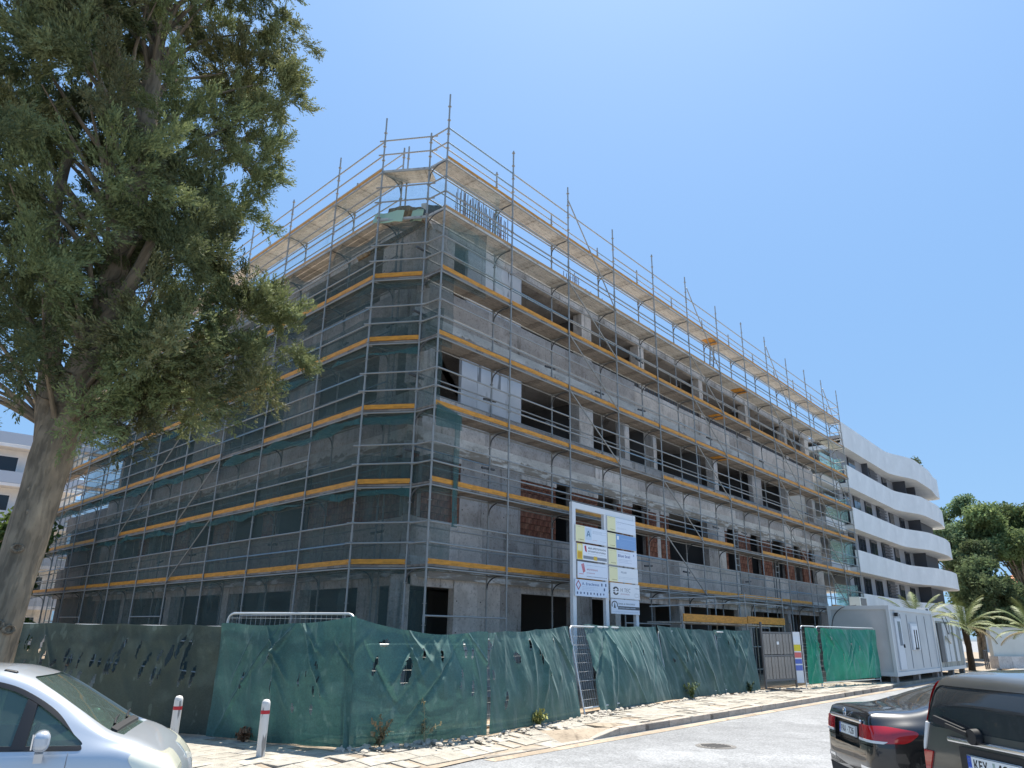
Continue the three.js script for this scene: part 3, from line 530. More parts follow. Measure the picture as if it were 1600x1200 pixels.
  // starter bars standing along the third floor parapet
  const bars = [], barsL = (x0, x1) => { for (let x = x0; x < x1; x += 0.22) { const y = 11.45, h = 0.34 + rnd() * 0.22, p = FR.pt(x, y, BZ - 0.1).sub(root.position), q = FR.pt(x + (rnd() - 0.5) * 0.05, y + h, BZ - 0.1).sub(root.position); bars.push(rodGeo(p, q, 0.016, 5)); } };
  barsL(12, 31.4);
  part(root, 'starter_bars', mergeGeometries(bars), M.rust).userData.kind = 'stuff';
  // set-back strip behind the starter bars
  for (let i = 0; i < 6; i++) FR.put(root, 'formwork_strip', ubox(3.1, 0.3, 0.04), M.steelDark, 13.6 + i * 3.2, 11.68, BZ - 0.16);
  // low wing behind the nets on the far left
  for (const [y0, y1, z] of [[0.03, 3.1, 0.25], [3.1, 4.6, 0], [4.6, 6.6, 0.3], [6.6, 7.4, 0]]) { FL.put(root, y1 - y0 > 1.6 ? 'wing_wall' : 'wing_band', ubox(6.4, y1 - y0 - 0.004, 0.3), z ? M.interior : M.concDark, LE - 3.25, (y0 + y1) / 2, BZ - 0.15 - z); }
}
// rebar cages standing on the roof
function rebarCage(label, s0, s1, n, h, z, lean) {
  const b = FR.pt((s0 + s1) / 2, 13.98, BZ - 0.45 + z), t = thing('rebar_cage', label, 'rebar', [b.x, b.y, b.z], 0), r = mulberry(Math.round(s0 * 100));
  for (let i = 0; i < n; i++) for (const zz of [0, -0.22]) { const x = lerp(s0, s1, i / (n - 1)) + (r() - 0.5) * 0.05, hh = h * (0.82 + r() * 0.2); rod(t, 'bar', FR.pt(x, 13.98, BZ - 0.45 + z + zz), FR.pt(x + lean * hh + (r() - 0.5) * 0.09, 13.98 + hh, BZ - 0.45 + z + zz + (r() - 0.5) * 0.05), 0.013, M.rust, LEDGER); }
  for (let y = 0.12; y < h * 0.75; y += 0.2) for (const zz of [0.015, -0.235]) rod(t, 'stirrup', FR.pt(s0 - 0.04, 13.98 + y, BZ - 0.45 + z + zz), FR.pt(s1 + 0.04, 13.98 + y, BZ - 0.45 + z + zz), 0.007, M.rust, LEDGER);
}
rebarCage('long wall of upright rebar on the roof nearest the corner', 2.35, 4.8, 22, 2.05, 0, 0);
rebarCage('narrow rebar column cage on the roof, second from the corner', 8.5, 9.2, 6, 1.5, 0, 0.01);
rebarCage('rebar cage on the roof, third from the corner, with splayed bars', 10.2, 11.4, 9, 1.3, -0.3, -0.02);
rebarCage('short rebar stubs on the roof edge, fourth from the corner', 14.0, 14.5, 4, 0.95, 0.1, 0.02);
// a few steel props between the floors of the top storey and some planks on the deck
{
  const r = mulberry(8);
  for (let i = 0; i < 26; i++) {
    const s = 9.8 + i * 0.94 + (r() - 0.5) * 0.3, z = BZ - 0.7 - r() * 2.6, b = FR.pt(s, 10.42, z);
    if ([13.2, 18.8, 19, 24.2, 25, 29.5, 29.7, 14.1].some((q) => Math.abs(q - s) < 0.35)) continue;
    const t = thing('steel_prop', 'thin adjustable steel prop holding up the roof slab in the open top storey', 'prop', [b.x, b.y, b.z], 0, 'steel props in the top storey');
    part(t, 'outer_tube', new THREE.CylinderGeometry(0.035, 0.035, 1.7, 8).translate(0, 0.85, 0), M.rust); part(t, 'inner_tube', new THREE.CylinderGeometry(0.024, 0.024, 1.42, 8).translate(0, 2.4, 0), M.steel); part(t, 'collar', new THREE.CylinderGeometry(0.05, 0.05, 0.08, 8).translate(0, 1.7, 0), M.steelDark);
  }
}

// ---------------------------------------------------------------- white apartment building farther along the street
{
  const S0 = 37.2, S1 = 61, root = thing('apartment_building', 'white finished apartment block with wavy balcony bands and grey recessed windows', 'building', [...FR.pt(S0, 0, 0).toArray()], FR.th);
  const wave = (s) => 0.25 - 1.05 * smooth(48, 53, s) + 0.35 * smooth(57, 62, s);     // set-in (+) or bulging (-) of the balcony edge
  const bands = [[13.68, 15.37], [10.98, 12.45], [8.32, 9.7], [5.66, 7.0], [2.95, 4.35]];
  const greyM = std(0.30, 0.30, 0.315, 0.8), dark = std(0.075, 0.078, 0.09, 0.6), frameM = std(0.05, 0.052, 0.056, 0.5), glass = phys(0.03, 0.035, 0.045, 0.05), railGlass = phys(0.78, 0.93, 0.88, 0.03, { transmission: 0.75, thickness: 0 });
  bands.forEach(([y0, y1], k) => {
    const end = S1 + [1.6, 1.0, 1.4, 0.6, 0.2][k] + 0.0, out = [], inn = [];
    const w = (s) => wave(s - (k - 1) * 0.7) - 0.1 * k * smooth(52, 58, s);
    for (let s = S0; s <= end - 0.8; s += 0.6) { out.push([s - S0, -w(s)]); inn.push([s - S0, -w(s) - 0.2]); }
    const we = w(end); for (let a = 0; a <= 6; a++) { const q = a / 6 * Math.PI / 2; out.push([end - 0.7 + 0.7 * Math.sin(q) - S0, -we - 0.7 + 0.7 * Math.cos(q)]); }
    out.push([end - S0, -5]); inn.push([end - 0.9 - S0, -we - 0.25], [end - 0.22 - S0, -we - 0.9], [end - 0.22 - S0, -5]);
    part(root, 'balcony_band', plan([...out, ...inn.slice().reverse()], y0, y1), M.whiteRender);
    const back = [[end - 0.3 - S0, -14], [0, -14]];
    part(root, 'floor_slab', plan([...inn.map(([a, b]) => [a, b + 0.05]), ...back], y0 + 0.02, y0 + 0.3), M.whiteRender);
    if (k === 0) part(root, 'roof', plan([...inn.map(([a, b]) => [a, b + 0.05]), ...back], 14.3, 14.5), M.concDark);
  });
  const wz = -0.95;
  for (let k = 1; k < 5; k++) {
    const y0 = bands[k][0] + 0.3, y1 = bands[k - 1][0] + 0.02, ym = (y0 + y1) / 2, h = y1 - y0;
    part(root, 'recessed_wall', ubox(S1 - S0 - 0.6, h, 0.25), greyM, [(S1 - S0 - 0.6) / 2, ym, wz - 0.125]);
    const wins = k === 1 ? [[3.5, 1.5], [11.8, 1.2], [19.5, 1.5]] : [[1.3, 1.0], [3.6, 1.4], [6.3, 1.5], [12.4, 1.2], [15.6, 1.3], [20.5, 1.6]];
    for (const [x, w] of wins) { const f = part(root, 'window', cbox(w, 2.25, 0.1), frameM, [x, y0 + 1.15, wz + 0.03]); for (const q of [-1, 1]) part(f, 'pane', cbox(w / 2 - 0.06, 2.12, 0.02), glass, [q * w / 4, 0, 0.045]); }
    const louv = k === 1 ? 8.3 : 9.4; for (let i = 0; i < 9; i++) part(root, 'louvre_slat', cbox(1.9, 0.13, 0.04), dark, [louv, y0 + 0.5 + i * 0.2, wz + 0.2], [0.5, 0, 0]);
    part(root, 'louvre_backing', cbox(1.9, h - 0.1, 0.05), frameM, [louv, ym, wz + 0.06]);
    for (const x of k === 1 ? [6.2, 14.6, 17.8] : [17.9]) part(root, 'divider_screen', cbox(0.1, h, x > 12 ? 0.9 : 0.4), dark, [x, ym, wz + (x > 12 ? 0.45 : 0.2)]);
    part(root, 'dark_wall', cbox(k === 1 ? 3.0 : 5, h, 0.1), dark, [k === 1 ? 16.1 : 21.0, ym, wz + (k === 1 ? 0.07 : 0.6)]);
    part(root, 'end_glass', cbox(0.03, 1.5, 1.2), railGlass, [-0.1, y0 + 0.85, wz - 0.2]);
    for (let q = 0; q < 2; q++) part(root, 'side_glass', cbox(1.6, 1.35, 0.03), railGlass, [-0.9 - q * 1.65, y0 + 0.85, wz + 0.1 - q * 0.02]);
    part(root, 'side_balcony', ubox(3.6, 0.5, 1.4), M.whiteRender, [-1.75, y0 - 0.16, wz - 0.6]);
  }
  part(root, 'ground_wall', ubox(S1 - S0 - 1, 2.8, 0.3), greyM, [(S1 - S0) / 2, 1.4, wz]);
  part(root, 'side_wall', ubox(0.3, 15, 10), M.whiteRender, [-0.02, 7.5, -7.6]);
  part(root, 'stair_core', ubox(2.2, 15.6, 4), M.whiteRender, [-1.3, 7.8, -6.6]);
}

// ---------------------------------------------------------------- site fence: tube panels with green sheeting
const weave = tex(256, (u, v) => { const k = 0.86 + (fbm(u * 5, v * 5, 5, 5, 5, 501) - 0.5) * 0.36 + (vnoise(u * 128, v * 128, 128, 128, 9) - 0.5) * 0.1; return [k, k, k]; }, true, 1.1);
const dusty = (r, g, b, seed) => tex(512, (u, v) => { // green cloth with pale dust blotches and scuffs
  const d = smooth(0.5, 0.8, fbm(u * 7, v * 9, 7, 9, 5, seed)) * 0.16 + smooth(0.7, 0.78, fbm(u * 24, v * 12, 24, 12, 3, seed + 4)) * 0.22, w = 0.9 + (vnoise(u * 200, v * 200, 200, 200, seed + 7) - 0.5) * 0.16 + (fbm(u * 4, v * 4, 4, 4, 4, seed + 9) - 0.5) * 0.22;
  return [lerp(r * w, 0.66, d), lerp(g * w, 0.72, d), lerp(b * w, 0.68, d)];
}, true, 2.6);
const cloth = (r, g, b, seed, trans) => phys(1, 1, 1, 0.72, { map: dusty(r, g, b, seed), transmission: trans, thickness: 0, transparent: true, opacity: 0.985, side: THREE.DoubleSide, bumpMap: weave, bumpScale: 0.003 });
const clothM = { dark: cloth(0.27, 0.455, 0.425, 520, 0.36), teal: cloth(0.31, 0.495, 0.465, 540, 0.38), deep: cloth(0.25, 0.415, 0.39, 560, 0.34), olive: cloth(0.26, 0.31, 0.265, 580, 0.22), bright: cloth(0.06, 0.61, 0.49, 600, 0.4) };
function sheet(a, b, o) { // a, b: [x, z] feet of the sheet; o: heights, sag, folds, holes
  const A = V(a[0], 0, a[1]), B = V(b[0], 0, b[1]), L = A.distanceTo(B), d = B.clone().sub(A).normalize(), n = V(-d.z, 0, d.x); if (n.dot(V(-A.x, 0, -A.z)) < 0) n.negate();
  const nu = Math.ceil(L / o.cell), nv = Math.ceil(o.h / (o.cell * 1.3)), pos = [], uv = [], idx = [], U = [], r = mulberry(o.seed);
  const folds = []; for (let i = 0; i < (o.folds ?? 7); i++) folds.push({ u: r() * L, v: o.h * (0.75 + r() * 0.4), a: (r() - 0.5) * 2.2, w: 0.05 + r() * 0.09, k: (0.025 + r() * 0.05) * (r() < 0.75 ? 1 : -1), len: 0.5 + r() * 1.3 });
  const holes = (o.holes || []).slice(); for (let i = 0; i < (o.slits || 0); i++) holes.push([0.25 + r() * (L - 0.5), o.h * (0.38 + r() * 0.5), 0.015 + r() * 0.025, 0.06 + r() * 0.11, (r() - 0.3) * 0.5]);
  for (let i = 0; i <= nu; i++) for (let j = 0; j <= nv; j++) {
    const u = i / nu * L, t = i / nu, v = j / nv;
    const top = lerp(o.topA ?? o.h, o.topB ?? o.h, t) - (o.sag || 0) * Math.pow(Math.sin(Math.PI * Math.pow(t, o.skew || 1)), 1.3) - 0.025 * Math.abs(Math.sin(u * 2.3 + o.seed)) * (o.scallop ?? 1);
    const bot = lerp(o.botA || 0, o.botB || 0, t) + 0.05 * (fbm(u * 1.3, 2, 0, 0, 3, o.seed) - 0.2);
    const y = lerp(bot, top, v);
    let w = (o.billow || 0) * Math.sin(Math.PI * t) * Math.sin(Math.PI * Math.min(1, v * 1.05)) + 0.1 * (fbm(u * 1.2, y * 0.9, 0, 0, 3, o.seed + 5) - 0.5) + 0.05 * (fbm(u * 3.7 + y * 1.3, y * 1.4, 0, 0, 3, o.seed + 8) - 0.5) - lerp(o.backA || 0, o.backB || 0, t) * v;
    w += (o.pleat ?? 0.008) * Math.sin(u * 9 + 2.5 * fbm(u * 0.8, y, 0, 0, 2, o.seed + 2) + y * (o.slant || 0.6)) * smooth(0, 0.5, fbm(u * 0.7, y * 0.6, 0, 0, 2, o.seed + 15) - 0.2);
    for (const f of folds) { const du = u - f.u - f.a * (f.v - y), dl = (f.v - y) / f.len; if (dl > -0.15 && dl < 1.1) w += f.k * Math.pow(Math.max(0, 1 - Math.abs(du) / (f.w * (0.7 + dl))), 1.5) * Math.sin(Math.PI * clamp((dl + 0.15) / 1.25)); }
    for (const [hu, hv, ru, rv] of holes) { const e = Math.hypot((u - hu) / (ru + 0.12), (y - hv) / (rv + 0.14)); if (e < 1) w += 0.035 * (1 - e) * (1 - e); }
    pos.push(A.x + d.x * u + n.x * w, y, A.z + d.z * u + n.z * w); uv.push(u + o.seed * 0.37, y); U.push(u, y);
  }
  const inHole = (k) => { const u = U[k * 2], y = U[k * 2 + 1]; return holes.some(([hu, hv, ru, rv, tl]) => { const dx = u - hu - (y - hv) * (tl || 0), q = (y - hv) / rv; if (Math.abs(q) > 1) return false; return Math.abs(dx) < ru * Math.sqrt(1 - q * q) * (0.75 + 0.5 * vnoise(u * 60, y * 60, 0, 0, o.seed)); }); };
  for (let i = 0; i < nu; i++) for (let j = 0; j < nv; j++) { const p = i * (nv + 1) + j, q = p + nv + 1; if (inHole(p) && inHole(q + 1)) continue; idx.push(p, q, p + 1, q, q + 1, p + 1); }
  const g = new THREE.BufferGeometry(); g.setAttribute('position', new THREE.Float32BufferAttribute(pos, 3)); g.setAttribute('uv', new THREE.Float32BufferAttribute(uv, 2)); g.setIndex(idx); g.computeVertexNormals(); return g;
}
const galv = std(0.62, 0.63, 0.62, 0.42, { metalness: 0.5 });
function fencePanel(label, a, b, h, lean = 0, wires = true) { // tube frame with rounded top corners and welded mesh
  const A = V(a[0], 0, a[1]), B = V(b[0], 0, b[1]), L = A.distanceTo(B), th = Math.atan2(-(B.z - A.z), B.x - A.x);
  const t = thing('mesh_fence', label, 'fence', [A.x, 0.02, A.z], th, 'galvanised fence panels'); t.rotation.order = 'YXZ'; t.rotation.x = lean;
  const c = new THREE.CurvePath(), pts = [V(0.02, 0, 0), V(0.02, h - 0.16, 0)]; for (let k = 0; k <= 5; k++) { const q = k / 5 * Math.PI / 2; pts.push(V(0.02 + 0.14 * (1 - Math.cos(q)), h - 0.14 + 0.14 * Math.sin(q), 0)); } for (let k = 5; k >= 0; k--) { const q = k / 5 * Math.PI / 2; pts.push(V(L - 0.02 - 0.14 * (1 - Math.cos(q)), h - 0.14 + 0.14 * Math.sin(q), 0)); } pts.push(V(L - 0.02, 0, 0));
  part(t, 'frame', new THREE.TubeGeometry(new THREE.CatmullRomCurve3(pts, false, 'catmullrom', 0.05), 120, 0.021, 8), galv);
  part(t, 'bottom_rail', rodGeo(V(0.02, 0.12, 0), V(L - 0.02, 0.12, 0), 0.019, 8), galv);
  if (wires) { const g = []; for (let x = 0.12; x < L - 0.05; x += 0.11) g.push(rodGeo(V(x, 0.12, 0), V(x, h, 0), 0.0025, 4)); for (let y = 0.3; y < h; y += 0.2) g.push(rodGeo(V(0.02, y, 0), V(L - 0.02, y, 0), 0.0025, 4)); part(t, 'wire_mesh', mergeGeometries(g), galv); }
  return t;
}
const onLine = (a, b, off) => { const d = V(b[0] - a[0], 0, b[1] - a[1]).normalize(), n = V(-d.z, 0, d.x); if (n.dot(V(-a[0], 0, -a[1])) < 0) n.negate(); return [[a[0] + n.x * off, a[1] + n.z * off], [b[0] + n.x * off, b[1] + n.z * off]]; };
const P = { l3: [-18.5, -16.4], l2: [-11.4, -15.1], c1: [-5.05, -13.8], c0: [-2.5, -12.6], a1: [-0.42, -14.28], a2: [-0.36, -14.38], b1: [1.6, -17.7], b2: [1.95, -18.3], d1: [4.55, -22.15], e1: [6.88, -24.85], f1: [8.5, -26.5], g0: [10.85, -28.55], g1: [11.75, -29.35], h1: [15.55, -32.65] };
fencePanel('galvanised fence panel under olive sheeting, nearest the tree', P.l3, P.l2, 1.74, 0, false);
fencePanel('galvanised fence panel under olive sheeting, left of the white bollards', P.l2, P.c1, 1.74, 0, false);
fencePanel('galvanised fence panel at the hoarding corner, its bare top bar showing above the sag', P.c1, P.c0, 1.98);
fencePanel('galvanised fence panel behind the widest torn green sheet right of the hoarding corner', [-2.4, -12.66], P.a1, 1.5);
fencePanel('galvanised fence panel left of the sign board, its meshed end showing', [-0.62, -14.1], P.b1, 1.62, -0.2);
fencePanel('galvanised fence panel leaning below the sign board, its slanting end bare', [1.75, -18.0], P.d1, 1.93, -0.2);
fencePanel('galvanised fence panel with dark slit sheeting, right of the sign board', P.d1, P.e1, 1.86, -0.16);
fencePanel('galvanised fence panel just left of the metal gate', P.e1, P.f1, 1.86, -0.14);
fencePanel('narrow galvanised fence panel right of the metal gate', P.g0, P.g1, 2.12);
fencePanel('galvanised fence panel under bright green sheeting beside the site cabin', P.g1, P.h1, 2.12);
const slitList = (L, h, n, seed) => { const r = mulberry(seed), out = []; for (let i = 0; i < n; i++) out.push([0.3 + r() * (L - 0.6), h * (0.4 + 0.45 * r()), 0.022 + r() * 0.028, 0.09 + r() * 0.1, 0.15 + r() * 0.3]); return out; };
{
  const hang = (name, label, a, b, m, o) => tagMesh(name, sheet(...onLine(a, b, o.off ?? 0.05), o), m, label, 'sheeting', 'green sheets on the site fence');
  hang('fence_sheet', 'olive green fence sheeting full of short slits, stretched behind the silver car', P.l3, P.c1, clothM.olive, { h: 1.8, cell: 0.024, seed: 11, folds: 10, sag: 0.0, holes: slitList(13.6, 1.8, 150, 31), billow: 0.06 });
  hang('fence_sheet', 'dark green sheet with drooping folds on the hoarding corner, left face', P.c1, [-2.38, -12.53], clothM.dark, { h: 1.9, topA: 1.84, topB: 1.97, cell: 0.018, seed: 12, folds: 14, off: 0.13, sag: 0.07, slits: 9, billow: 0.1, slant: 2.2, holes: [[1.9, 0.55, 0.035, 0.09, 0.1], [2.25, 0.55, 0.03, 0.09, 0.1]] });
  hang('fence_sheet', 'wide sagging green sheet with a large torn hole, right face of the hoarding corner', [-2.6, -12.5], P.a1, clothM.teal, { h: 1.9, topA: 1.97, topB: 1.77, cell: 0.018, seed: 13, folds: 16, off: 0.1, sag: 0.14, billow: 0.16, slant: -1.8, slits: 4, holes: [[0.62, 1.55, 0.09, 0.07, 0.5], [1.02, 1.12, 0.11, 0.23, 0.3], [1.35, 1.38, 0.04, 0.1, 0], [1.72, 1.36, 0.04, 0.12, 0], [2.2, 1.05, 0.03, 0.09, 0.1], [2.42, 1.38, 0.03, 0.1, 0], [2.45, 0.8, 0.04, 0.14, 0.1]] });
  hang('fence_sheet', 'green sheet with square tears left of the sign board', P.a2, [1.58, -17.65], clothM.dark, { h: 1.84, topA: 1.76, topB: 1.92, cell: 0.02, seed: 14, folds: 9, backA: 0.05, backB: 0.3, sag: 0.03, billow: 0.1, slits: 3, holes: [[1.05, 1.28, 0.14, 0.12, -0.2], [1.65, 1.52, 0.06, 0.12, 0.2], [2.3, 0.98, 0.022, 0.11, 0], [2.85, 0.85, 0.02, 0.13, 0], [0.55, 0.55, 0.05, 0.17, 0.15], [0.12, 1.0, 0.06, 0.09, 0]] });
  hang('fence_sheet', 'pleated green sheet below the sign board', [2.15, -18.62], P.d1, clothM.teal, { h: 1.98, cell: 0.024, seed: 15, folds: 10, sag: 0.02, billow: 0.14, slant: 0.2, slits: 4, backA: 0.42, backB: 0.38, pleat: 0.016 });
  hang('fence_sheet', 'dark green sheet with thin black slits, right of the sign board', P.d1, P.e1, clothM.deep, { h: 1.98, topA: 2.02, topB: 1.92, cell: 0.026, seed: 16, folds: 6, backA: 0.35, backB: 0.3, sag: 0.02, billow: 0.05, holes: [[1.35, 1.3, 0.03, 0.34, 0.15], [2.0, 1.25, 0.025, 0.14, 0], [1.15, 1.05, 0.03, 0.08, 0], [0.55, 1.05, 0.07, 0.07, 0]] });
  hang('fence_sheet', 'dark green sheet just left of the metal gate', P.e1, P.f1, clothM.deep, { h: 1.95, cell: 0.028, seed: 17, folds: 7, backA: 0.3, backB: 0.26, sag: 0.01, billow: 0.07, slits: 3 });
  hang('fence_sheet', 'narrow bright green sheet right of the metal gate', [10.98, -28.66], P.g1, clothM.bright, { h: 2.1, cell: 0.03, seed: 18, folds: 6, sag: 0.01, botA: 0.12, botB: 0.12, billow: 0.05, slits: 2 });
  hang('fence_sheet', 'wide bright green sheet hung beside the site cabin', [11.95, -29.5], P.h1, clothM.bright, { h: 2.1, cell: 0.032, seed: 19, folds: 14, sag: 0.02, botA: 0.16, botB: 0.2, billow: 0.12, slits: 7, slant: 1.2 });
}
// metal gate of profiled sheet
{
  const a = V(8.86, 0.05, -26.95), b = V(10.45, 0.05, -28.4), L = a.distanceTo(b), t = thing('site_gate', 'grey metal site gate of ribbed sheet in a dark tube frame', 'gate', [a.x, 0.03, a.z], Math.atan2(-(b.z - a.z), b.x - a.x));
  const fm = std(0.17, 0.165, 0.16, 0.6, { metalness: 0.4 }), sm = std(0.44, 0.44, 0.43, 0.45, { metalness: 0.3, map: concA });
  for (const x of [0, L]) part(t, 'frame_post', cbox(0.06, 2.2, 0.06), fm, [x, 1.1, 0]);
  for (const y of [0.28, 1.08, 1.85]) part(t, 'frame_bar', cbox(L - 0.07, 0.06, 0.05), fm, [L / 2, y, 0]);
  for (const [y, h] of [[0.68, 0.72], [1.47, 0.68]]) { const n = 9, w = (L - 0.1) / n; for (let i = 0; i < n; i++) part(t, 'sheet_rib', cbox(w - 0.03, h, i % 2 ? 0.02 : 0.035), sm, [0.05 + (i + 0.5) * w, y, 0.005]); part(t, 'sheet', cbox(L - 0.08, h, 0.012), sm, [L / 2, y, -0.012]); }
  part(t, 'notice', cbox(0.16, 0.1, 0.006), M.white, [L * 0.48, 1.5, 0.03]);
  part(t, 'foot', cbox(0.06, 0.05, 1.3), fm, [0.02, 0.02, 0.62]);
  const st = thing('warning_board', 'narrow white safety notice board with yellow, red and blue bands beside the gate', 'sign', [10.62, 0.1, -28.5], 20 * D2R);
  part(st, 'board', cbox(0.4, 1.75, 0.02), M.white, [0, 0.95, 0]);
  [[1.55, 0.22, [0.75, 0.78, 0.8]], [1.27, 0.22, [0.75, 0.6, 0.03]], [1.02, 0.18, [0.7, 0.16, 0.14]], [0.8, 0.16, [0.1, 0.16, 0.5]], [0.58, 0.18, [0.12, 0.18, 0.52]]].forEach(([y, h, c]) => part(st, 'print_band', cbox(0.36, h, 0.006), std(...c, 0.5), [0, y, 0.0145]));
}
// bollards on the pavement corner
{
  const prof = [[0.0, 0], [0.062, 0], [0.062, 0.7], [0.058, 0.735], [0.04, 0.765], [0, 0.775]].map(([x, y]) => new THREE.Vector2(x, y));
  const bm = std(0.76, 0.76, 0.75, 0.5, { map: tex(256, (u, v) => { const k = 0.95 - smooth(0.66, 0.76, fbm(u * 6, v * 8, 6, 8, 4, 700)) * 0.35; return [k, k * 0.99, k * 0.97]; }) }), rm = std(0.5, 0.02, 0.03, 0.5);
  const one = (label, x, z, y) => { const t = thing('bollard', label, 'bollard', [x, y, z], x, 'white bollards'); part(t, 'post', new THREE.LatheGeometry(prof, 24), bm); part(t, 'red_band', new THREE.CylinderGeometry(0.064, 0.064, 0.05, 24, 1, true), rm, [0, 0.6, 0]); };
  one('white bollard with a red band, standing clear on the pavement corner', -3.55, -11.72, -0.01);
  one('white bollard with a red band, half hidden by the nose of the silver car', -5.0, -12.1, -0.01);
}
// weeds at the foot of the fence
function weed(label, x, z, h, n, seed, col) {
  const r = mulberry(seed), g = [], t = thing('weed', label, 'plant', [x, -0.005, z]);
  for (let i = 0; i < n; i++) {
    const a = r() * 6.28, sp = (0.15 + r() * 0.5) * h, hh = h * (0.4 + r() * 0.6), p = [V(0, 0, 0), V(Math.cos(a) * sp * 0.3, hh * 0.6, Math.sin(a) * sp * 0.3), V(Math.cos(a) * sp, hh, Math.sin(a) * sp)];
    g.push(new THREE.TubeGeometry(new THREE.CatmullRomCurve3(p), 5, 0.0035, 3));
    for (let k = 0; k < 12; k++) { const q = new THREE.CatmullRomCurve3(p).getPoint(0.25 + r() * 0.75), lf = new THREE.PlaneGeometry(0.02 + r() * 0.02, 0.05 + r() * 0.04); lf.rotateX(r() * 3); lf.rotateY(r() * 6); lf.translate(q.x + (r() - 0.5) * 0.05, q.y + (r() - 0.5) * 0.03, q.z + (r() - 0.5) * 0.05); g.push(lf); }
  }
  part(t, 'foliage', mergeGeometries(g.map((q) => q.toNonIndexed())), std(...col, 0.85, { side: THREE.DoubleSide }));
}
weed('yellow green weed in the rubble below the sign board sheeting', 0.62, -15.75, 0.34, 26, 1, [0.3, 0.3, 0.09]);
weed('dry brown weed at the corner of the hoarding', -2.0, -12.75, 0.5, 12, 2, [0.26, 0.19, 0.1]);
weed('tall thin dry weed right of the hoarding corner', -1.35, -13.25, 0.75, 7, 3, [0.32, 0.28, 0.16]);
weed('low brown litter and dry grass by the standing bollard', -4.3, -13.15, 0.22, 24, 4, [0.2, 0.11, 0.06]);
weed('green weed in front of the slit dark sheeting', 5.35, -22.75, 0.5, 18, 5, [0.1, 0.14, 0.05]);
weed('dark green tuft at the fence foot left of the metal gate', 7.95, -25.75, 0.35, 16, 6, [0.06, 0.09, 0.04]);
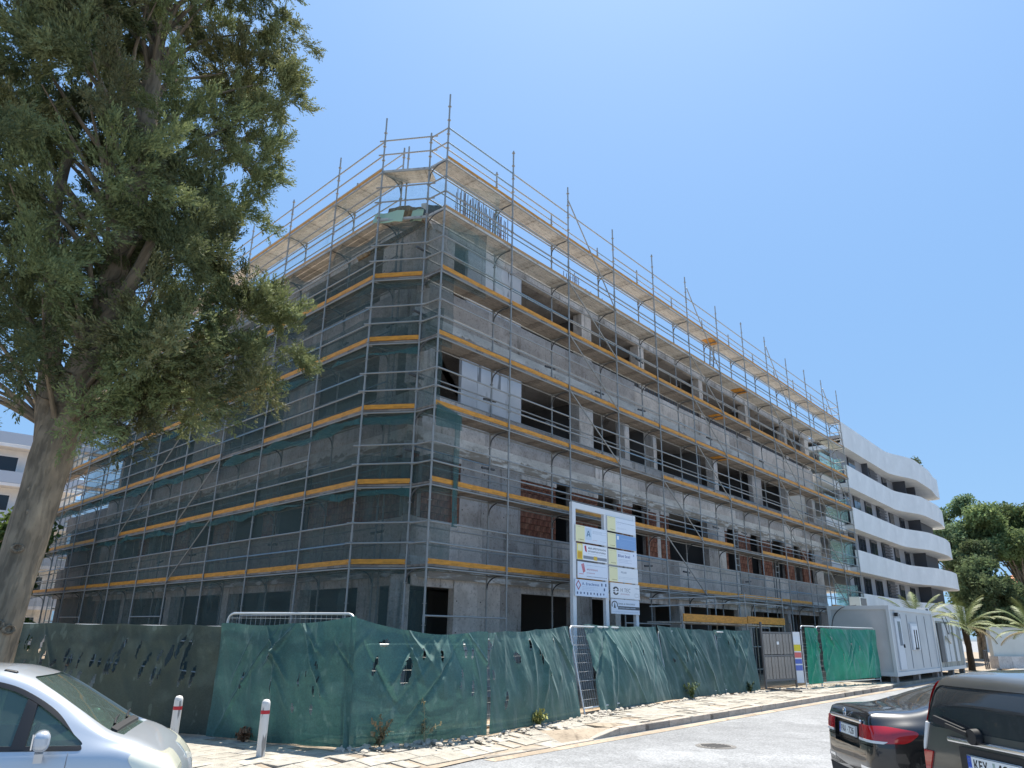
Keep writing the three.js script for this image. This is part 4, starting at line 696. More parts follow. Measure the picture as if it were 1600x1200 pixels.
// ---------------------------------------------------------------- sign board of the contractors
{
  const t = thing('site_sign', 'tall white framed board of company name panels standing behind the fence', 'sign', [...FR.pt(4.45, 0.02, 1.2).toArray()], FR.th);
  const W = 3.27, wm = std(0.74, 0.74, 0.73, 0.5);
  for (const [x, h] of [[0, 5.3], [1.62, 5.12], [W, 5.3]]) part(t, 'post', cbox(0.16, h, 0.1), wm, [x, h / 2, 0]);
  part(t, 'top_bar', cbox(W - 0.17, 0.17, 0.09), wm, [W / 2, 5.21, 0]);
  const panel = (x0, w, y0, h, draw) => { const p = part(t, 'name_panel', cbox(w, h, 0.025), wm, [x0 + w / 2, y0 + h / 2, 0.075]); const f = new THREE.PlaneGeometry(w - 0.01, h - 0.01); part(p, 'print', f, std(1, 1, 1, 0.45, { map: canvasTex(512, 144, (g) => { g.scale(512 / 384, 144 / 150); draw(g, 384, 150); }) }), [0, 0, 0.0145]); };
  const bg = (g, w, h, c) => { g.fillStyle = c; g.fillRect(0, 0, w, h); }, txt = (g, s, x, y, size, c, f = 'sans-serif', b = 'bold ') => { g.fillStyle = c; g.font = `${b}${size}px ${f}`; g.fillText(s, x, y); };
  const lines = (g, x, y, w, n, c, hgt = 4, gap = 11) => { g.fillStyle = c; for (let i = 0; i < n; i++) for (let q = x; q < x + w * (1 - 0.25 * (i % 2)); q += 9 + (q * 7) % 8) g.fillRect(q, y + i * gap, 5 + (q * 3) % 6, hgt); };
  const cream = (g, h) => { g.fillStyle = '#efe7b4'; g.fillRect(0, 0, 108, h); lines(g, 10, 10, 80, 1, '#a89f6a', 4); lines(g, 34, h - 24, 55, 1, '#8a7a3c', 9); };
  const x1 = 0.02, x2 = 1.66, w1 = 1.6, w2 = 1.62;
  panel(x1, w1, 4.2, 0.46, (g, w, h) => { bg(g, w, h, '#dfe6ee'); cream(g, h); g.fillStyle = '#c9d8e4'; g.fillRect(118, 14, 72, h - 40); txt(g, 'A', 128, 92, 76, '#5f7f96'); lines(g, 205, 30, 160, 3, '#8fa0ae'); lines(g, 205, h - 34, 60, 1, '#c78b84'); lines(g, 300, h - 32, 66, 1, '#a5b0b8'); });
  panel(x1 + 0.05, w1 - 0.05, 3.7, 0.45, (g, w, h) => { bg(g, w, h, '#eef0f2'); g.fillStyle = '#f0d44a'; g.fillRect(0, 0, 68, h); g.fillStyle = '#f2eaba'; g.fillRect(8, 8, 50, 60); g.fillStyle = '#d9a31c'; g.fillRect(8, 78, 50, h - 90); g.fillStyle = '#b8394a'; g.beginPath(); g.moveTo(90, 16); g.lineTo(112, 10); g.lineTo(122, 74); g.lineTo(100, 66); g.fill(); txt(g, 'A&A ΑΡΙΣΤΟΤΕΛΟΥΣ', 136, 40, 25, '#43404a'); txt(g, 'ΕΡΓΟΛΗΠΤΙΚΗ ΕΤΑΙΡΕΙΑ', 136, 68, 20, '#43404a'); lines(g, 136, 82, 230, 1, '#9aa0a8'); g.fillStyle = '#8a8d92'; g.fillRect(76, 108, 300, 30); g.fillStyle = '#dcb53a'; g.fillRect(206, 104, 44, 38); });
  panel(x1 + 0.08, w1 - 0.08, 3.2, 0.45, (g, w, h) => { bg(g, w, h, '#dfe5ee'); g.strokeStyle = '#c23a46'; g.lineWidth = 9; for (let i = 0; i < 3; i++) { g.beginPath(); g.moveTo(46 + i * 12, 22 - i * 5); g.lineTo(70 + i * 9, 100 - i * 6); g.stroke(); } g.lineWidth = 4; g.beginPath(); g.moveTo(14, 112); g.lineTo(70, 112); g.stroke(); lines(g, 110, 24, 250, 1, '#8892a0'); txt(g, 'ΑΡΙΣΤΟΤΕΛΟΥΣ', 110, 72, 20, '#a15561'); lines(g, 110, 94, 100, 1, '#a15561', 8); lines(g, 110, 128, 260, 1, '#4b4f58', 7); });
  panel(x1 - 0.06, w1 + 0.06, 2.71, 0.45, (g, w, h) => { bg(g, w, h, '#d3deec'); g.strokeStyle = '#9c3444'; g.lineWidth = 8; g.beginPath(); g.moveTo(36, 12); g.lineTo(62, 50); g.lineTo(36, 90); g.lineTo(12, 50); g.closePath(); g.stroke(); txt(g, 'A. Eracleous', 78, 46, 34, '#46618e'); lines(g, 78, 62, 175, 3, '#7f93b5', 3, 14); g.fillStyle = '#31456b'; for (let i = 0; i < 9; i++) g.fillRect(18 + i * 38, h - 38, 13, 22 - (i % 3) * 3); for (const [a, b] of [[300, 18], [348, 18], [330, 62]]) g.fillRect(a, b, 15, 26); });
  panel(x2, w2, 4.67, 0.44, (g, w, h) => { bg(g, w, h, '#e2e7ee'); cream(g, h); lines(g, 122, 40, 240, 1, '#7d8694', 7); lines(g, 122, 60, 60, 1, '#98a1ae'); lines(g, 130, 100, 120, 2, '#aab2bd'); });
  panel(x2, w2, 4.19, 0.43, (g, w, h) => { bg(g, w, h, '#7fa3cf'); cream(g, h); g.fillStyle = '#e8eef5'; g.fillRect(122, 18, 26, 40); lines(g, 180, 40, 180, 1, '#a9c2e2', 6); lines(g, 130, 78, 230, 3, '#98b6dc', 4, 16); });
  panel(x2 + 0.02, w2, 3.68, 0.46, (g, w, h) => { bg(g, w, h, '#e0e5ee'); cream(g, h); lines(g, 122, 18, 160, 1, '#8b92a6'); txt(g, 'Blue Seal', 122, 66, 38, '#4c5a8c'); lines(g, 122, 86, 190, 3, '#9098ac', 4, 14); txt(g, 'B', 330, 40, 26, '#6d7aa4'); });
  panel(x2 + 0.04, w2, 3.2, 0.43, (g, w, h) => { bg(g, w, h, '#e4e7e8'); cream(g, h); txt(g, 'PELAR', 150, 56, 26, '#8a8f98'); lines(g, 120, 96, 250, 2, '#a8b2b8', 4, 14); });
  panel(x2 + 0.08, w2 + 0.02, 2.73, 0.44, (g, w, h) => { bg(g, w, h, '#e6e7e8'); g.strokeStyle = '#1e1e22'; g.lineWidth = 15; g.beginPath(); g.arc(66, 78, 34, 0.5, 2.6); g.stroke(); g.beginPath(); g.arc(66, 78, 34, 3.7, 5.9); g.stroke(); g.fillStyle = '#1e1e22'; for (const y of [56, 74, 92]) g.fillRect(32, y, 26, 9); g.fillRect(74, 70, 30, 9); txt(g, 'H TEC', 124, 84, 52, '#55565c', 'sans-serif', ''); txt(g, 'ENGINEERING', 126, 112, 19, '#a06a6a', 'sans-serif', ''); lines(g, 322, 34, 50, 1, '#777', 8); g.strokeStyle = '#999'; g.lineWidth = 3; g.strokeRect(318, 92, 48, 34); });
  panel(x2 + 0.1, w2 - 0.04, 2.29, 0.42, (g, w, h) => { bg(g, w, h, '#d9dee6'); g.strokeStyle = '#35393f'; g.lineWidth = 11; g.beginPath(); g.arc(44, 60, 36, 2.6, 6.8); g.stroke(); g.fillStyle = '#35393f'; g.beginPath(); g.moveTo(30, 92); g.lineTo(44, 30); g.lineTo(58, 92); g.fill(); txt(g, 'ENGEL & YEROLEMOU', 92, 54, 22, '#5b616a'); g.fillStyle = '#3b4047'; g.fillRect(88, 70, w - 88, 34); txt(g, 'CERTIFIED ENERGY SYSTEMS', 98, 94, 17, '#c9ced6'); lines(g, 10, 126, 350, 1, '#8e98a6'); });
}
// ---------------------------------------------------------------- site cabins
{
  const cm = std(0.56, 0.565, 0.55, 0.5, { map: tex(256, (u, v) => { const k = 0.95 + (fbm(u * 5, v * 4, 5, 4, 4, 801) - 0.5) * 0.12; return [k, k, k]; }, true, 3) }), fm = std(0.6, 0.605, 0.59, 0.5), dm = std(0.60, 0.62, 0.635, 0.45), gl = phys(0.2, 0.24, 0.28, 0.1);
  const cabin = (label, s, L, dz, y, H, o, col, fr) => {
    const t = thing('site_cabin', label, 'cabin', [...FR.pt(s, y, o).toArray()], FR.th);
    part(t, 'body', ubox(L - 0.1, H - 0.24, dz - 0.1), col, [L / 2, H / 2, -dz / 2]);
    for (const yy of [0.08, H - 0.08]) { for (const z of [-0.06, -dz + 0.06]) part(t, 'frame_beam', cbox(L - 0.26, 0.16, 0.12), fr, [L / 2, yy, z]); for (const x of [0.065, L - 0.065]) part(t, 'frame_beam', cbox(0.13, 0.16, dz - 0.26), fr, [x, yy, -dz / 2]); }
    for (const x of [0.065, L - 0.065]) for (const z of [-0.06, -dz + 0.06]) part(t, 'corner_post', cbox(0.13, H, 0.13), fr, [x, H / 2, z]);
    for (const x of [0.25, L * 0.5, L - 0.25]) for (const z of [-0.2, -dz + 0.2]) part(t, 'support_block', cbox(0.3, y + 0.14, 0.25), M.concDark, [x, -(y + 0.14) / 2, z]);
    return t;
  };
  const a = cabin('pale grey site cabin with a white door beside the bright green sheeting', 22.8, 8, 2.55, 0.24, 2.85, 4.6, cm, fm);
  for (const x of [1.9, 3.0, 4.9, 6.4]) part(a, 'panel_joint', cbox(0.03, 2.3, 0.02), std(0.3, 0.31, 0.32, 0.6), [x, 1.4, -0.035]);
  const d = part(a, 'door', cbox(1.0, 2.1, 0.05), dm, [1.25, 1.3, -0.02]); part(d, 'door_pane', cbox(0.42, 1.0, 0.02), gl, [0.06, 0.42, 0.03]); part(d, 'handle', cbox(0.06, 0.14, 0.06), M.black, [0.42, -0.1, 0.05]);
  const wn = part(a, 'window', cbox(1.3, 1.15, 0.05), dm, [3.95, 1.6, -0.015]); part(wn, 'shutter', cbox(1.1, 0.95, 0.02), M.white, [0, 0, 0.03]);
  for (const q of [-0.2, 0.2]) part(wn, 'grille', cbox(0.08, 0.8, 0.03), M.black, [q, -0.1, 0.05]); part(wn, 'grille', cbox(0.48, 0.07, 0.03), M.black, [0, -0.52, 0.05]);
  part(a, 'lamp', cbox(0.22, 0.16, 0.12), M.black, [0.95, 2.5, 0.05]);
  const cab = std(0.42, 0.42, 0.38, 0.5, { map: tex(256, (u, v) => { const k = 0.9 - smooth(0.55, 0.75, fbm(u * 20, v * 3, 20, 3, 4, 811)) * 0.3; return [k, k, k * 0.97]; }, true, 3) });
  const b = cabin('smaller weathered grey cabin beyond the site cabin, with tall shutters', 31.1, 6.2, 2.3, 0.24, 2.55, 4.6, cab, fm);
  for (const [x, w] of [[1.0, 0.9], [2.1, 0.8], [3.2, 0.9], [4.6, 0.7]]) part(b, 'shutter', cbox(w, 1.9, 0.05), x < 1.5 ? M.steelDark : fm, [x, 1.35, -0.02]);
  const ac = thing('air_conditioner', 'boxy air conditioner unit on the roof of the pale site cabin', 'air conditioner', [...FR.pt(24.3, 3.09, 3.0).toArray()], FR.th);
  part(ac, 'case', cbox(1.1, 0.42, 0.45), std(0.5, 0.52, 0.48, 0.6), [0, 0.21, 0]); part(ac, 'grille', cbox(0.8, 0.32, 0.03), M.steelDark, [0, 0.21, 0.23]);
  const ac2 = thing('air_conditioner', 'small air conditioner on the roof of the weathered cabin', 'air conditioner', [...FR.pt(31.9, 2.79, 4.0).toArray()], FR.th);
  part(ac2, 'case', cbox(0.9, 0.5, 0.4), M.white, [0, 0.25, 0]); part(ac2, 'grille', cbox(0.5, 0.4, 0.03), M.steelDark, [-0.1, 0.25, 0.205]);
  const cableP = (pts) => new THREE.TubeGeometry(new THREE.CatmullRomCurve3(pts.map(([s, y, z]) => FR.pt(s, y, z))), 40, 0.018, 5);
  tagMesh('cable', cableP([[22.74, 0.3, 2.3], [22.74, 1.6, 2.15], [22.74, 2.6, 2.3], [22.74, 3.0, 2.7], [23.2, 3.13, 3.2]]), M.black, 'black cable running up the end wall of the pale site cabin', 'cable');
  tagMesh('cable', cableP([[33.0, 2.85, 4.62], [33.3, 2.2, 4.7], [33.6, 2.0, 4.7], [33.9, 2.5, 4.7], [33.6, 2.95, 4.64]]), M.black, 'black cable coil hanging on the weathered cabin', 'cable');
}

// ---------------------------------------------------------------- trees
const barkT = tex(512, (u, v) => { const r = fbm(u * 18, v * 7, 18, 7, 5, 901), c = smooth(0.45, 0.6, fbm(u * 40, v * 7, 40, 7, 4, 911)), b = fbm(u * 5, v * 5, 5, 5, 4, 921); const k = 0.57 + (r - 0.5) * 0.2 + (b - 0.5) * 0.26 - c * 0.07; return [k * 1.05, k * 0.965, k * 0.85]; }, true, 1.3);
const barkM = std(0.86, 0.79, 0.69, 0.95, { map: barkT, bumpMap: barkT, bumpScale: 0.06 });
function baked(parent, name, geo, m, mats, cols) { // every twig placed as real faces, tinted by vertex colour
  const gp = geo.attributes.position, gn = geo.attributes.normal, gi = geo.index, n = mats.length, nv = gp.count, ni = gi.count, pos = new Float32Array(n * nv * 3), nor = new Float32Array(n * nv * 3), col = new Float32Array(n * nv * 3), idx = new Uint32Array(n * ni), p = V(), q = new THREE.Matrix3();
  for (let k = 0; k < n; k++) { q.getNormalMatrix(mats[k]); for (let i = 0; i < nv; i++) { const o = (k * nv + i) * 3; p.fromBufferAttribute(gp, i).applyMatrix4(mats[k]).toArray(pos, o); p.fromBufferAttribute(gn, i).applyMatrix3(q).normalize().toArray(nor, o); cols[k].toArray(col, o); } for (let i = 0; i < ni; i++) idx[k * ni + i] = gi.getX(i) + k * nv; }
  const g = new THREE.BufferGeometry(); g.setAttribute('position', new THREE.BufferAttribute(pos, 3)); g.setAttribute('normal', new THREE.BufferAttribute(nor, 3)); g.setAttribute('color', new THREE.BufferAttribute(col, 3)); g.setIndex(new THREE.BufferAttribute(idx, 1));
  return part(parent, name, g, m);
}
function spray(seed, len, n, lw, ll) { // a feathery twig: leaflets set round a short axis, +y is the tip
  const r = mulberry(seed), pos = [], idx = [];
  for (let i = 0; i < n; i++) {
    const t = 0.08 + 0.92 * (i / (n - 1)), a = i * 2.4 + r(), out = 0.3 + 0.5 * r(), L = ll * (1.15 - 0.6 * t) * (0.7 + r() * 0.6), base = V((r() - 0.5) * 0.03, t * len * 0.85, (r() - 0.5) * 0.03);
    const d = V(Math.cos(a) * out, 0.75, Math.sin(a) * out).normalize(), s = V(-Math.sin(a), r() - 0.5, Math.cos(a)).normalize().multiplyScalar(lw * (0.7 + r() * 0.6)), mid = base.clone().addScaledVector(d, L * 0.5), tip = base.clone().addScaledVector(d, L), k = pos.length / 3;
    pos.push(...base.toArray(), ...mid.clone().add(s).toArray(), ...mid.clone().sub(s).toArray(), ...tip.toArray()); idx.push(k, k + 1, k + 2, k + 1, k + 3, k + 2);
  }
  const g = new THREE.BufferGeometry(); g.setAttribute('position', new THREE.Float32BufferAttribute(pos, 3)); g.setIndex(idx); g.computeVertexNormals(); return g;
}
// big cypress in front of the building's left side
{
  const bx = -6.5, bz = -10.1, t = thing('cypress_tree', 'large old cypress tree with thick bare trunk and feathery drooping foliage, left of frame', 'tree', [bx, -0.35, bz]), r = mulberry(1001); t.scale.setScalar(1.2);
  const O = (x, y, z) => V(x, y, z);
  const trunk = [taper([O(-0.2, -0.15, 0.05), O(-0.15, 1.2, 0), O(-0.06, 2.6, 0), O(0.03, 3.7, 0), O(0.05, 4.6, -0.05)], [0.3, 0.225, 0.2, 0.225, 0.17], 22, 0.4, 5)];
  trunk.push(taper([O(0.03, 3.5, 0), O(-0.12, 4.3, 0.1), O(-0.2, 5.2, 0.15), O(-0.5, 6.6, 0.2), O(-0.6, 9, 0)], [0.17, 0.12, 0.11, 0.08, 0.03], 12, 0.25, 6));
  trunk.push(taper([O(0.05, 4.2, -0.05), O(0.25, 5.4, -0.1), O(0.35, 7.5, 0), O(0.2, 10, 0), O(0.1, 13, 0)], [0.24, 0.2, 0.15, 0.1, 0.03], 14, 0.25, 7));
  trunk.push(taper([O(0.2, 5.0, 0), O(0.6, 5.6, 0.2), O(1.0, 6.6, 0.4)], [0.12, 0.09, 0.04], 8, 0.2, 8), taper([O(0.25, 5.2, 0), O(0.9, 5.2, -0.4), O(1.9, 5.4, -0.8)], [0.1, 0.07, 0.03], 8, 0.2, 9));
  const lobes = [];
  // lobes read off the photograph's outline on the right: [dx, y, dz, r]
  for (const q of [[1.4, 12.1, -0.5, 0.6], [1.6, 10.9, -0.8, 0.58], [1.3, 11.4, 0, 0.65], [1.72, 9.9, -0.8, 0.48], [1.85, 9.25, -0.6, 0.38], [1.15, 9.9, -0.6, 0.65], [1.45, 8.6, -0.6, 0.56], [1.62, 8.0, -0.6, 0.46], [1.4, 7.35, -0.6, 0.54], [1.25, 6.75, -0.5, 0.6], [1.0, 8.0, 0.3, 0.7], [1.05, 6.2, 0.1, 0.6], [1.5, 5.75, -0.4, 0.5], [1.85, 5.75, -0.6, 0.46], [2.12, 5.9, -0.9, 0.38], [2.28, 5.45, -0.9, 0.36], [2.0, 5.1, -0.8, 0.42], [1.6, 5.05, -0.5, 0.5], [2.1, 4.7, -0.7, 0.34], [1.2, 4.75, -0.2, 0.45], [1.45, 4.4, -0.4, 0.38], [0.95, 4.35, 0, 0.36], [0.7, 4.7, 0.3, 0.42], [1.9, 6.2, -0.8, 0.36], [0.3, 9.2, 1.2, 0.6], [0.5, 10.4, 0.9, 0.62], [-0.2, 11.2, 1.0, 0.62], [0.6, 11.8, 0.7, 0.6], [0.2, 12.6, 0.6, 0.6], [-0.4, 8.2, 1.4, 0.55], [-1.5, 5.0, 0.5, 0.5], [-1.9, 5.5, 0.2, 0.5], [-1.3, 4.5, 0.2, 0.4], [-2.1, 4.7, -0.3, 0.42], [0.85, 4.02, -0.1, 0.28], [0.6, 4.0, 0.5, 0.3]]) lobes.push(q);
  for (let y = 4.6; y < 14.2; y += 0.72) {
    const rad = y < 5.6 ? 1.5 : y < 12 ? 1.75 : 1.75 - (y - 12) * 0.5, n = y < 5.6 ? 6 : 7;
    for (let i = 0; i < n; i++) { const a = (i + r() * 0.7 + (y * 1.7)) / n * 6.283, rr = rad * (0.62 + 0.42 * r()); const dx = Math.cos(a) * rr, dz = Math.sin(a) * rr; if (dx > 1.25 && dz < 0.6) continue; if (y < 5.6 && r() < 0.3) continue; lobes.push([dx, y + (r() - 0.5) * 0.5, dz, 0.44 + r() * 0.26]); }
    lobes.push([(r() - 0.5) * 0.8, y + 0.6, (r() - 0.5) * 0.8, 0.5]);
  }
  for (const [x, y, z, R] of lobes) { // a limb to each lobe
    const y0 = clamp(y - 0.9 - 0.5 * Math.hypot(x, z), 3.9, 11.5), sx = y0 > 4.6 ? 0.25 : 0.04;
    if (Math.hypot(x, z) > 0.8) trunk.push(taper([O(sx, y0, 0), O(x * 0.45 + (r() - 0.5) * 0.2, lerp(y0, y, 0.45) + 0.1, z * 0.45 + (r() - 0.5) * 0.2), O(x * 0.85, lerp(y0, y, 0.85), z * 0.85)], [0.04, 0.025, 0.008], 6, 0.2, 10));
  }
  for (let i = 0; i < 46; i++) { const a = r() * 6.28, y = 4.2 + r() * 2.6, L = 0.4 + r() * 0.7; trunk.push(taper([O(0.1 + Math.cos(a) * 0.15, y, Math.sin(a) * 0.15), O(0.1 + Math.cos(a) * L * 0.6, y + 0.1 - r() * 0.2, Math.sin(a) * L * 0.6), O(0.1 + Math.cos(a + 0.3) * L, y - 0.1 + r() * 0.4, Math.sin(a + 0.3) * L)], [0.016, 0.01, 0.004], 4, 0, 11)); }
  part(t, 'trunk', mergeGeometries(trunk), barkM);
  for (const [y, a] of [[2.55, 1.25], [1.75, 1.35], [1.7, 0.8], [2.95, 0.9], [3.2, 1.1]]) { const g = new THREE.TorusGeometry(0.05, 0.02, 6, 14); const o = part(t, 'knot', g, barkM, [-0.07 + Math.cos(a) * 0.2, y, Math.sin(a) * 0.2], [0, Math.PI / 2 - a, 0]); o.scale.set(1, 0.8, 1); }
  const leafM = phys(1, 1, 1, 0.75, { vertexColors: true, specularIntensity: 0.2, transmission: 0.38, thickness: 0, side: THREE.DoubleSide });
  const kinds = [spray(1, 0.19, 15, 0.0085, 0.06), spray(2, 0.15, 14, 0.008, 0.052), spray(3, 0.22, 16, 0.0085, 0.062)], mats = [[], [], []], cols = [[], [], []];
  const q = new THREE.Quaternion(), e = new THREE.Vector3(), up = V(0, 1, 0);
  for (const [x, y, z, R] of lobes) {
    const n = Math.round(900 * R * (R + 0.3)), tone = 0.62 + r() * 0.72, brown = r() < 0.12 ? 0.5 : r() * 0.25;
    // each lobe is a cluster of plumes
    const plumes = []; for (let i = 0; i < 9; i++) { const d = V(r() - 0.5, r() * 0.95 - 0.35, r() - 0.5).normalize(); plumes.push([d, 0.5 + r() * 0.75]); }
    for (let i = 0; i < n; i++) {
      const [d, L] = plumes[Math.floor(r() * 9)], f = Math.pow(r(), 0.6), wob = 0.27 * (1 - 0.6 * f) * R, c = V(x, y, z).addScaledVector(d, R * L * f * 1.25).add(V((r() - 0.5) * 2 * wob, (r() - 0.5) * 2 * wob, (r() - 0.5) * 2 * wob));
      if (y < 5.2 && r() < 0.4) c.y -= r() * 0.3;
      const dir = d.clone().multiplyScalar(0.9).add(V((r() - 0.5) * 1.3, 0.3 + (r() - 0.5) * 1.2, (r() - 0.5) * 1.3)).normalize();
      if (y < 5 && r() < 0.5) dir.y -= 0.7;
      q.setFromUnitVectors(up, dir.normalize()); const s = 0.75 + r() * 0.6, k = i % 3;
      mats[k].push(new THREE.Matrix4().compose(c, q.clone(), e.set(s, s, s).clone()));
      const g = tone * (0.8 + r() * 0.4), b = brown * (0.6 + r() * 0.8); cols[k].push(new THREE.Color().setRGB(lerp(0.205, 0.25, b) * g, lerp(0.235, 0.215, b) * g, lerp(0.1, 0.11, b) * g));
    }
  }
  const crown = new THREE.Group(); crown.name = 'crown'; t.add(crown);
  kinds.forEach((g, k) => baked(crown, 'foliage', g, leafM, mats[k], cols[k]));
}
// broad-leaved and pine trees farther off
const leafGeo = (() => { const g = []; const r = mulberry(4); for (let i = 0; i < 7; i++) { const p = new THREE.PlaneGeometry(0.12, 0.21, 1, 1); p.rotateX(r() * 3); p.rotateY(r() * 6); p.translate((r() - 0.5) * 0.6, (r() - 0.5) * 0.5, (r() - 0.5) * 0.6); g.push(p); } return mergeGeometries(g); })();
const farLeafM = phys(1, 1, 1, 0.95, { vertexColors: true, specularIntensity: 0.15, transmission: 0.4, thickness: 0, side: THREE.DoubleSide });
function leafTree(label, x, z, h, lobes, col, seed, scale = 1, dens = 150, y0 = 0, name = 'tree') {
  const t = thing(name, label, 'tree', [x, y0, z]), r = mulberry(seed), wood = [taper([V(0, -0.1, 0), V(0.1, h * 0.35, 0.1), V(0, h * 0.7, 0)], [0.018 * h + 0.05, 0.013 * h, 0.006 * h], 8, 0.2, seed)];
  const mats = [], cols = [];
  for (const [lx, ly, lz, R] of lobes) {
    wood.push(taper([V(0, Math.max(h * 0.2, ly * 0.55), 0), V(lx * 0.5, ly * 0.82, lz * 0.5), V(lx, ly, lz)], [0.008 * h, 0.005 * h, 0.002 * h], 5, 0.2, seed));
    const tone = 0.7 + r() * 0.6;
    for (let i = 0; i < dens * R * R; i++) {
      const d = V(r() - 0.5, r() - 0.5, r() - 0.5).normalize().multiplyScalar(R * Math.pow(r(), 0.45) * (0.7 + 0.5 * vnoise(i * 0.13, seed, 0, 0, 3))); d.y *= 0.72;
      const s = scale * (0.6 + r() * 0.8); mats.push(new THREE.Matrix4().compose(V(lx, ly, lz).add(d), new THREE.Quaternion().setFromEuler(new THREE.Euler(r() * 6, r() * 6, r() * 6)), V(s, s, s)));
      const g = tone * (0.7 + r() * 0.6), y = r(); cols.push(new THREE.Color().setRGB(col[0] * g * (1 + y * 0.15), col[1] * g, col[2] * g));
    }
  }
  part(t, 'trunk', mergeGeometries(wood), barkM); baked(t, 'crown', leafGeo, farLeafM, mats, cols); return t;
}
const ballLobes = (n, w, y0, y1, R, seed) => { const r = mulberry(seed), out = []; for (let i = 0; i < n; i++) { const a = r() * 6.28, f = Math.sqrt(r()); out.push([Math.cos(a) * w * f, lerp(y0, y1, r()), Math.sin(a) * w * f, R * (0.7 + r() * 0.6)]); } return out; };
const SHRUB = (() => { const p = FR.pt(58.2, 0, -0.9); return [p.x, p.z]; })();
leafTree('tall airy tree with sky showing through, right beside the end of the white apartment block', 46.5, -76, 15.5, ballLobes(22, 3.6, 8.5, 15.7, 1.1, 1).concat(ballLobes(8, 2.2, 4, 9, 1.3, 2)), [0.16, 0.235, 0.125], 31, 1.0, 120);
leafTree('broad olive tree with rounded crown at the right edge of the picture', 50.8, -74.2, 14.5, ballLobes(26, 3.6, 9.6, 14.2, 1.45, 3), [0.17, 0.235, 0.095], 32, 1.0, 140);
leafTree('dense dark conifer standing in front of the airy tree behind the white wall', 45.2, -70.5, 11, ballLobes(22, 1.9, 2.5, 10.3, 1.15, 4), [0.115, 0.16, 0.075], 33, 0.95, 130);
leafTree('dark bushy tree left of the conifer, touching the white balconies', 42.8, -69.5, 8.6, ballLobes(14, 1.6, 2, 8, 1.05, 5), [0.11, 0.155, 0.075], 34, 0.95, 130);
leafTree('green leafy shrub above the white wall below the red roofed house', 50.5, -73, 4.6, ballLobes(14, 2.0, 2.0, 4.0, 0.9, 6), [0.13, 0.2, 0.065], 35, 1.0, 110);
leafTree('dark tree rising at the far right edge of the picture', 60.5, -73.5, 16.5, ballLobes(22, 3, 6, 16, 1.6, 7), [0.075, 0.1, 0.04], 36, 1.3, 70);
leafTree('dark hedge tree low behind the white wall', 48.8, -72.2, 4.6, ballLobes(16, 2.2, 1.4, 4.0, 1.05, 8), [0.09, 0.12, 0.055], 37, 0.9, 130);
leafTree('small potted bush on the roof of the white apartment block', ...SHRUB, 2.0, ballLobes(9, 0.7, 1.3, 2.2, 0.5, 9), [0.1, 0.125, 0.06], 38, 0.5, 260, 14.5, 'roof_shrub');
leafTree('bright green tree glimpsed through the scaffold behind the trunk of the cypress', -24, -32, 7, ballLobes(20, 3.6, 1.2, 6, 1.3, 10), [0.11, 0.17, 0.05], 39, 1.1, 70);
leafTree('yellow green tree at the extreme left behind the cypress trunk', -25.5, -29, 9.5, ballLobes(14, 2.6, 5, 9, 1.2, 11), [0.14, 0.16, 0.05], 40, 1.1, 70);
// date palms by the cabins
function palm(label, x, z, trunkH, R, n, seed) {
  const t = thing('palm_tree', label, 'palm', [x, 0, z]), r = mulberry(seed), tg = [];
  tg.push(taper([V(0, -0.1, 0), V(0.05, trunkH * 0.5, 0), V(0, trunkH, 0)], [0.2, 0.17, 0.2], 12, 0.5, seed, 3));
  part(t, 'trunk', mergeGeometries(tg), std(0.2, 0.15, 0.1, 0.95, { map: barkT }));
  const ms = [std(0.17, 0.21, 0.065, 0.6, { side: THREE.DoubleSide }), std(0.22, 0.24, 0.085, 0.6, { side: THREE.DoubleSide }), std(0.34, 0.25, 0.11, 0.7, { side: THREE.DoubleSide })];
  for (let i = 0; i < n; i++) {
    const a = i * 2.399 + r() * 0.4, lift = lerp(1.45, -0.15, Math.pow(i / n, 0.85)) + (r() - 0.5) * 0.2, L = R * (0.85 + r() * 0.3), dir = V(Math.cos(a), 0, Math.sin(a)), pts = [];
    for (let k = 0; k <= 8; k++) { const s = k / 8 * L, ang = lift - Math.pow(k / 8, 1.6) * 0.95; const p = k ? pts[k - 1].clone().addScaledVector(dir, Math.cos(ang) * L / 8).add(V(0, Math.sin(ang) * L / 8, 0)) : V(0, trunkH, 0).addScaledVector(dir, 0.1); pts.push(p); }
    const c = new THREE.CatmullRomCurve3(pts), pos = [], idx = [], side = V(-dir.z, 0, dir.x);
    for (let k = 3; k < 44; k++) { const u = k / 44, p = c.getPoint(u), tg2 = c.getTangent(u), len = 0.34 * R / 2 * Math.sin(Math.PI * (0.12 + 0.85 * u)) + 0.06, nrm = V().crossVectors(side, tg2).normalize(); for (const sg of [-1, 1]) { const tip = p.clone().addScaledVector(side, sg * len * 0.8).addScaledVector(tg2, len * 0.8).addScaledVector(nrm, -len * (0.15 + r() * 0.25)), b = pos.length / 3, w = tg2.clone().multiplyScalar(0.02); pos.push(...p.clone().sub(w).toArray(), ...p.clone().add(w).toArray(), ...tip.toArray()); idx.push(b, b + 1, b + 2); } }
    const g = new THREE.BufferGeometry(); g.setAttribute('position', new THREE.Float32BufferAttribute(pos, 3)); g.setIndex(idx); g.computeVertexNormals();
    const sp = new THREE.TubeGeometry(c, 10, 0.018, 4); sp.deleteAttribute('uv');
    part(t, 'frond', mergeGeometries([g, sp]), i > n * 0.86 ? ms[2] : ms[i % 2]);
  }
}
palm('young date palm rising behind the pale site cabin', 22.6, -42.2, 2.35, 2.35, 26, 51);
palm('young date palm standing beyond the weathered cabin', 27.9, -46.9, 2.5, 2.3, 26, 52);
palm('young date palm cut by the right edge of the picture', 28.6, -41.9, 2.2, 2.0, 22, 53);
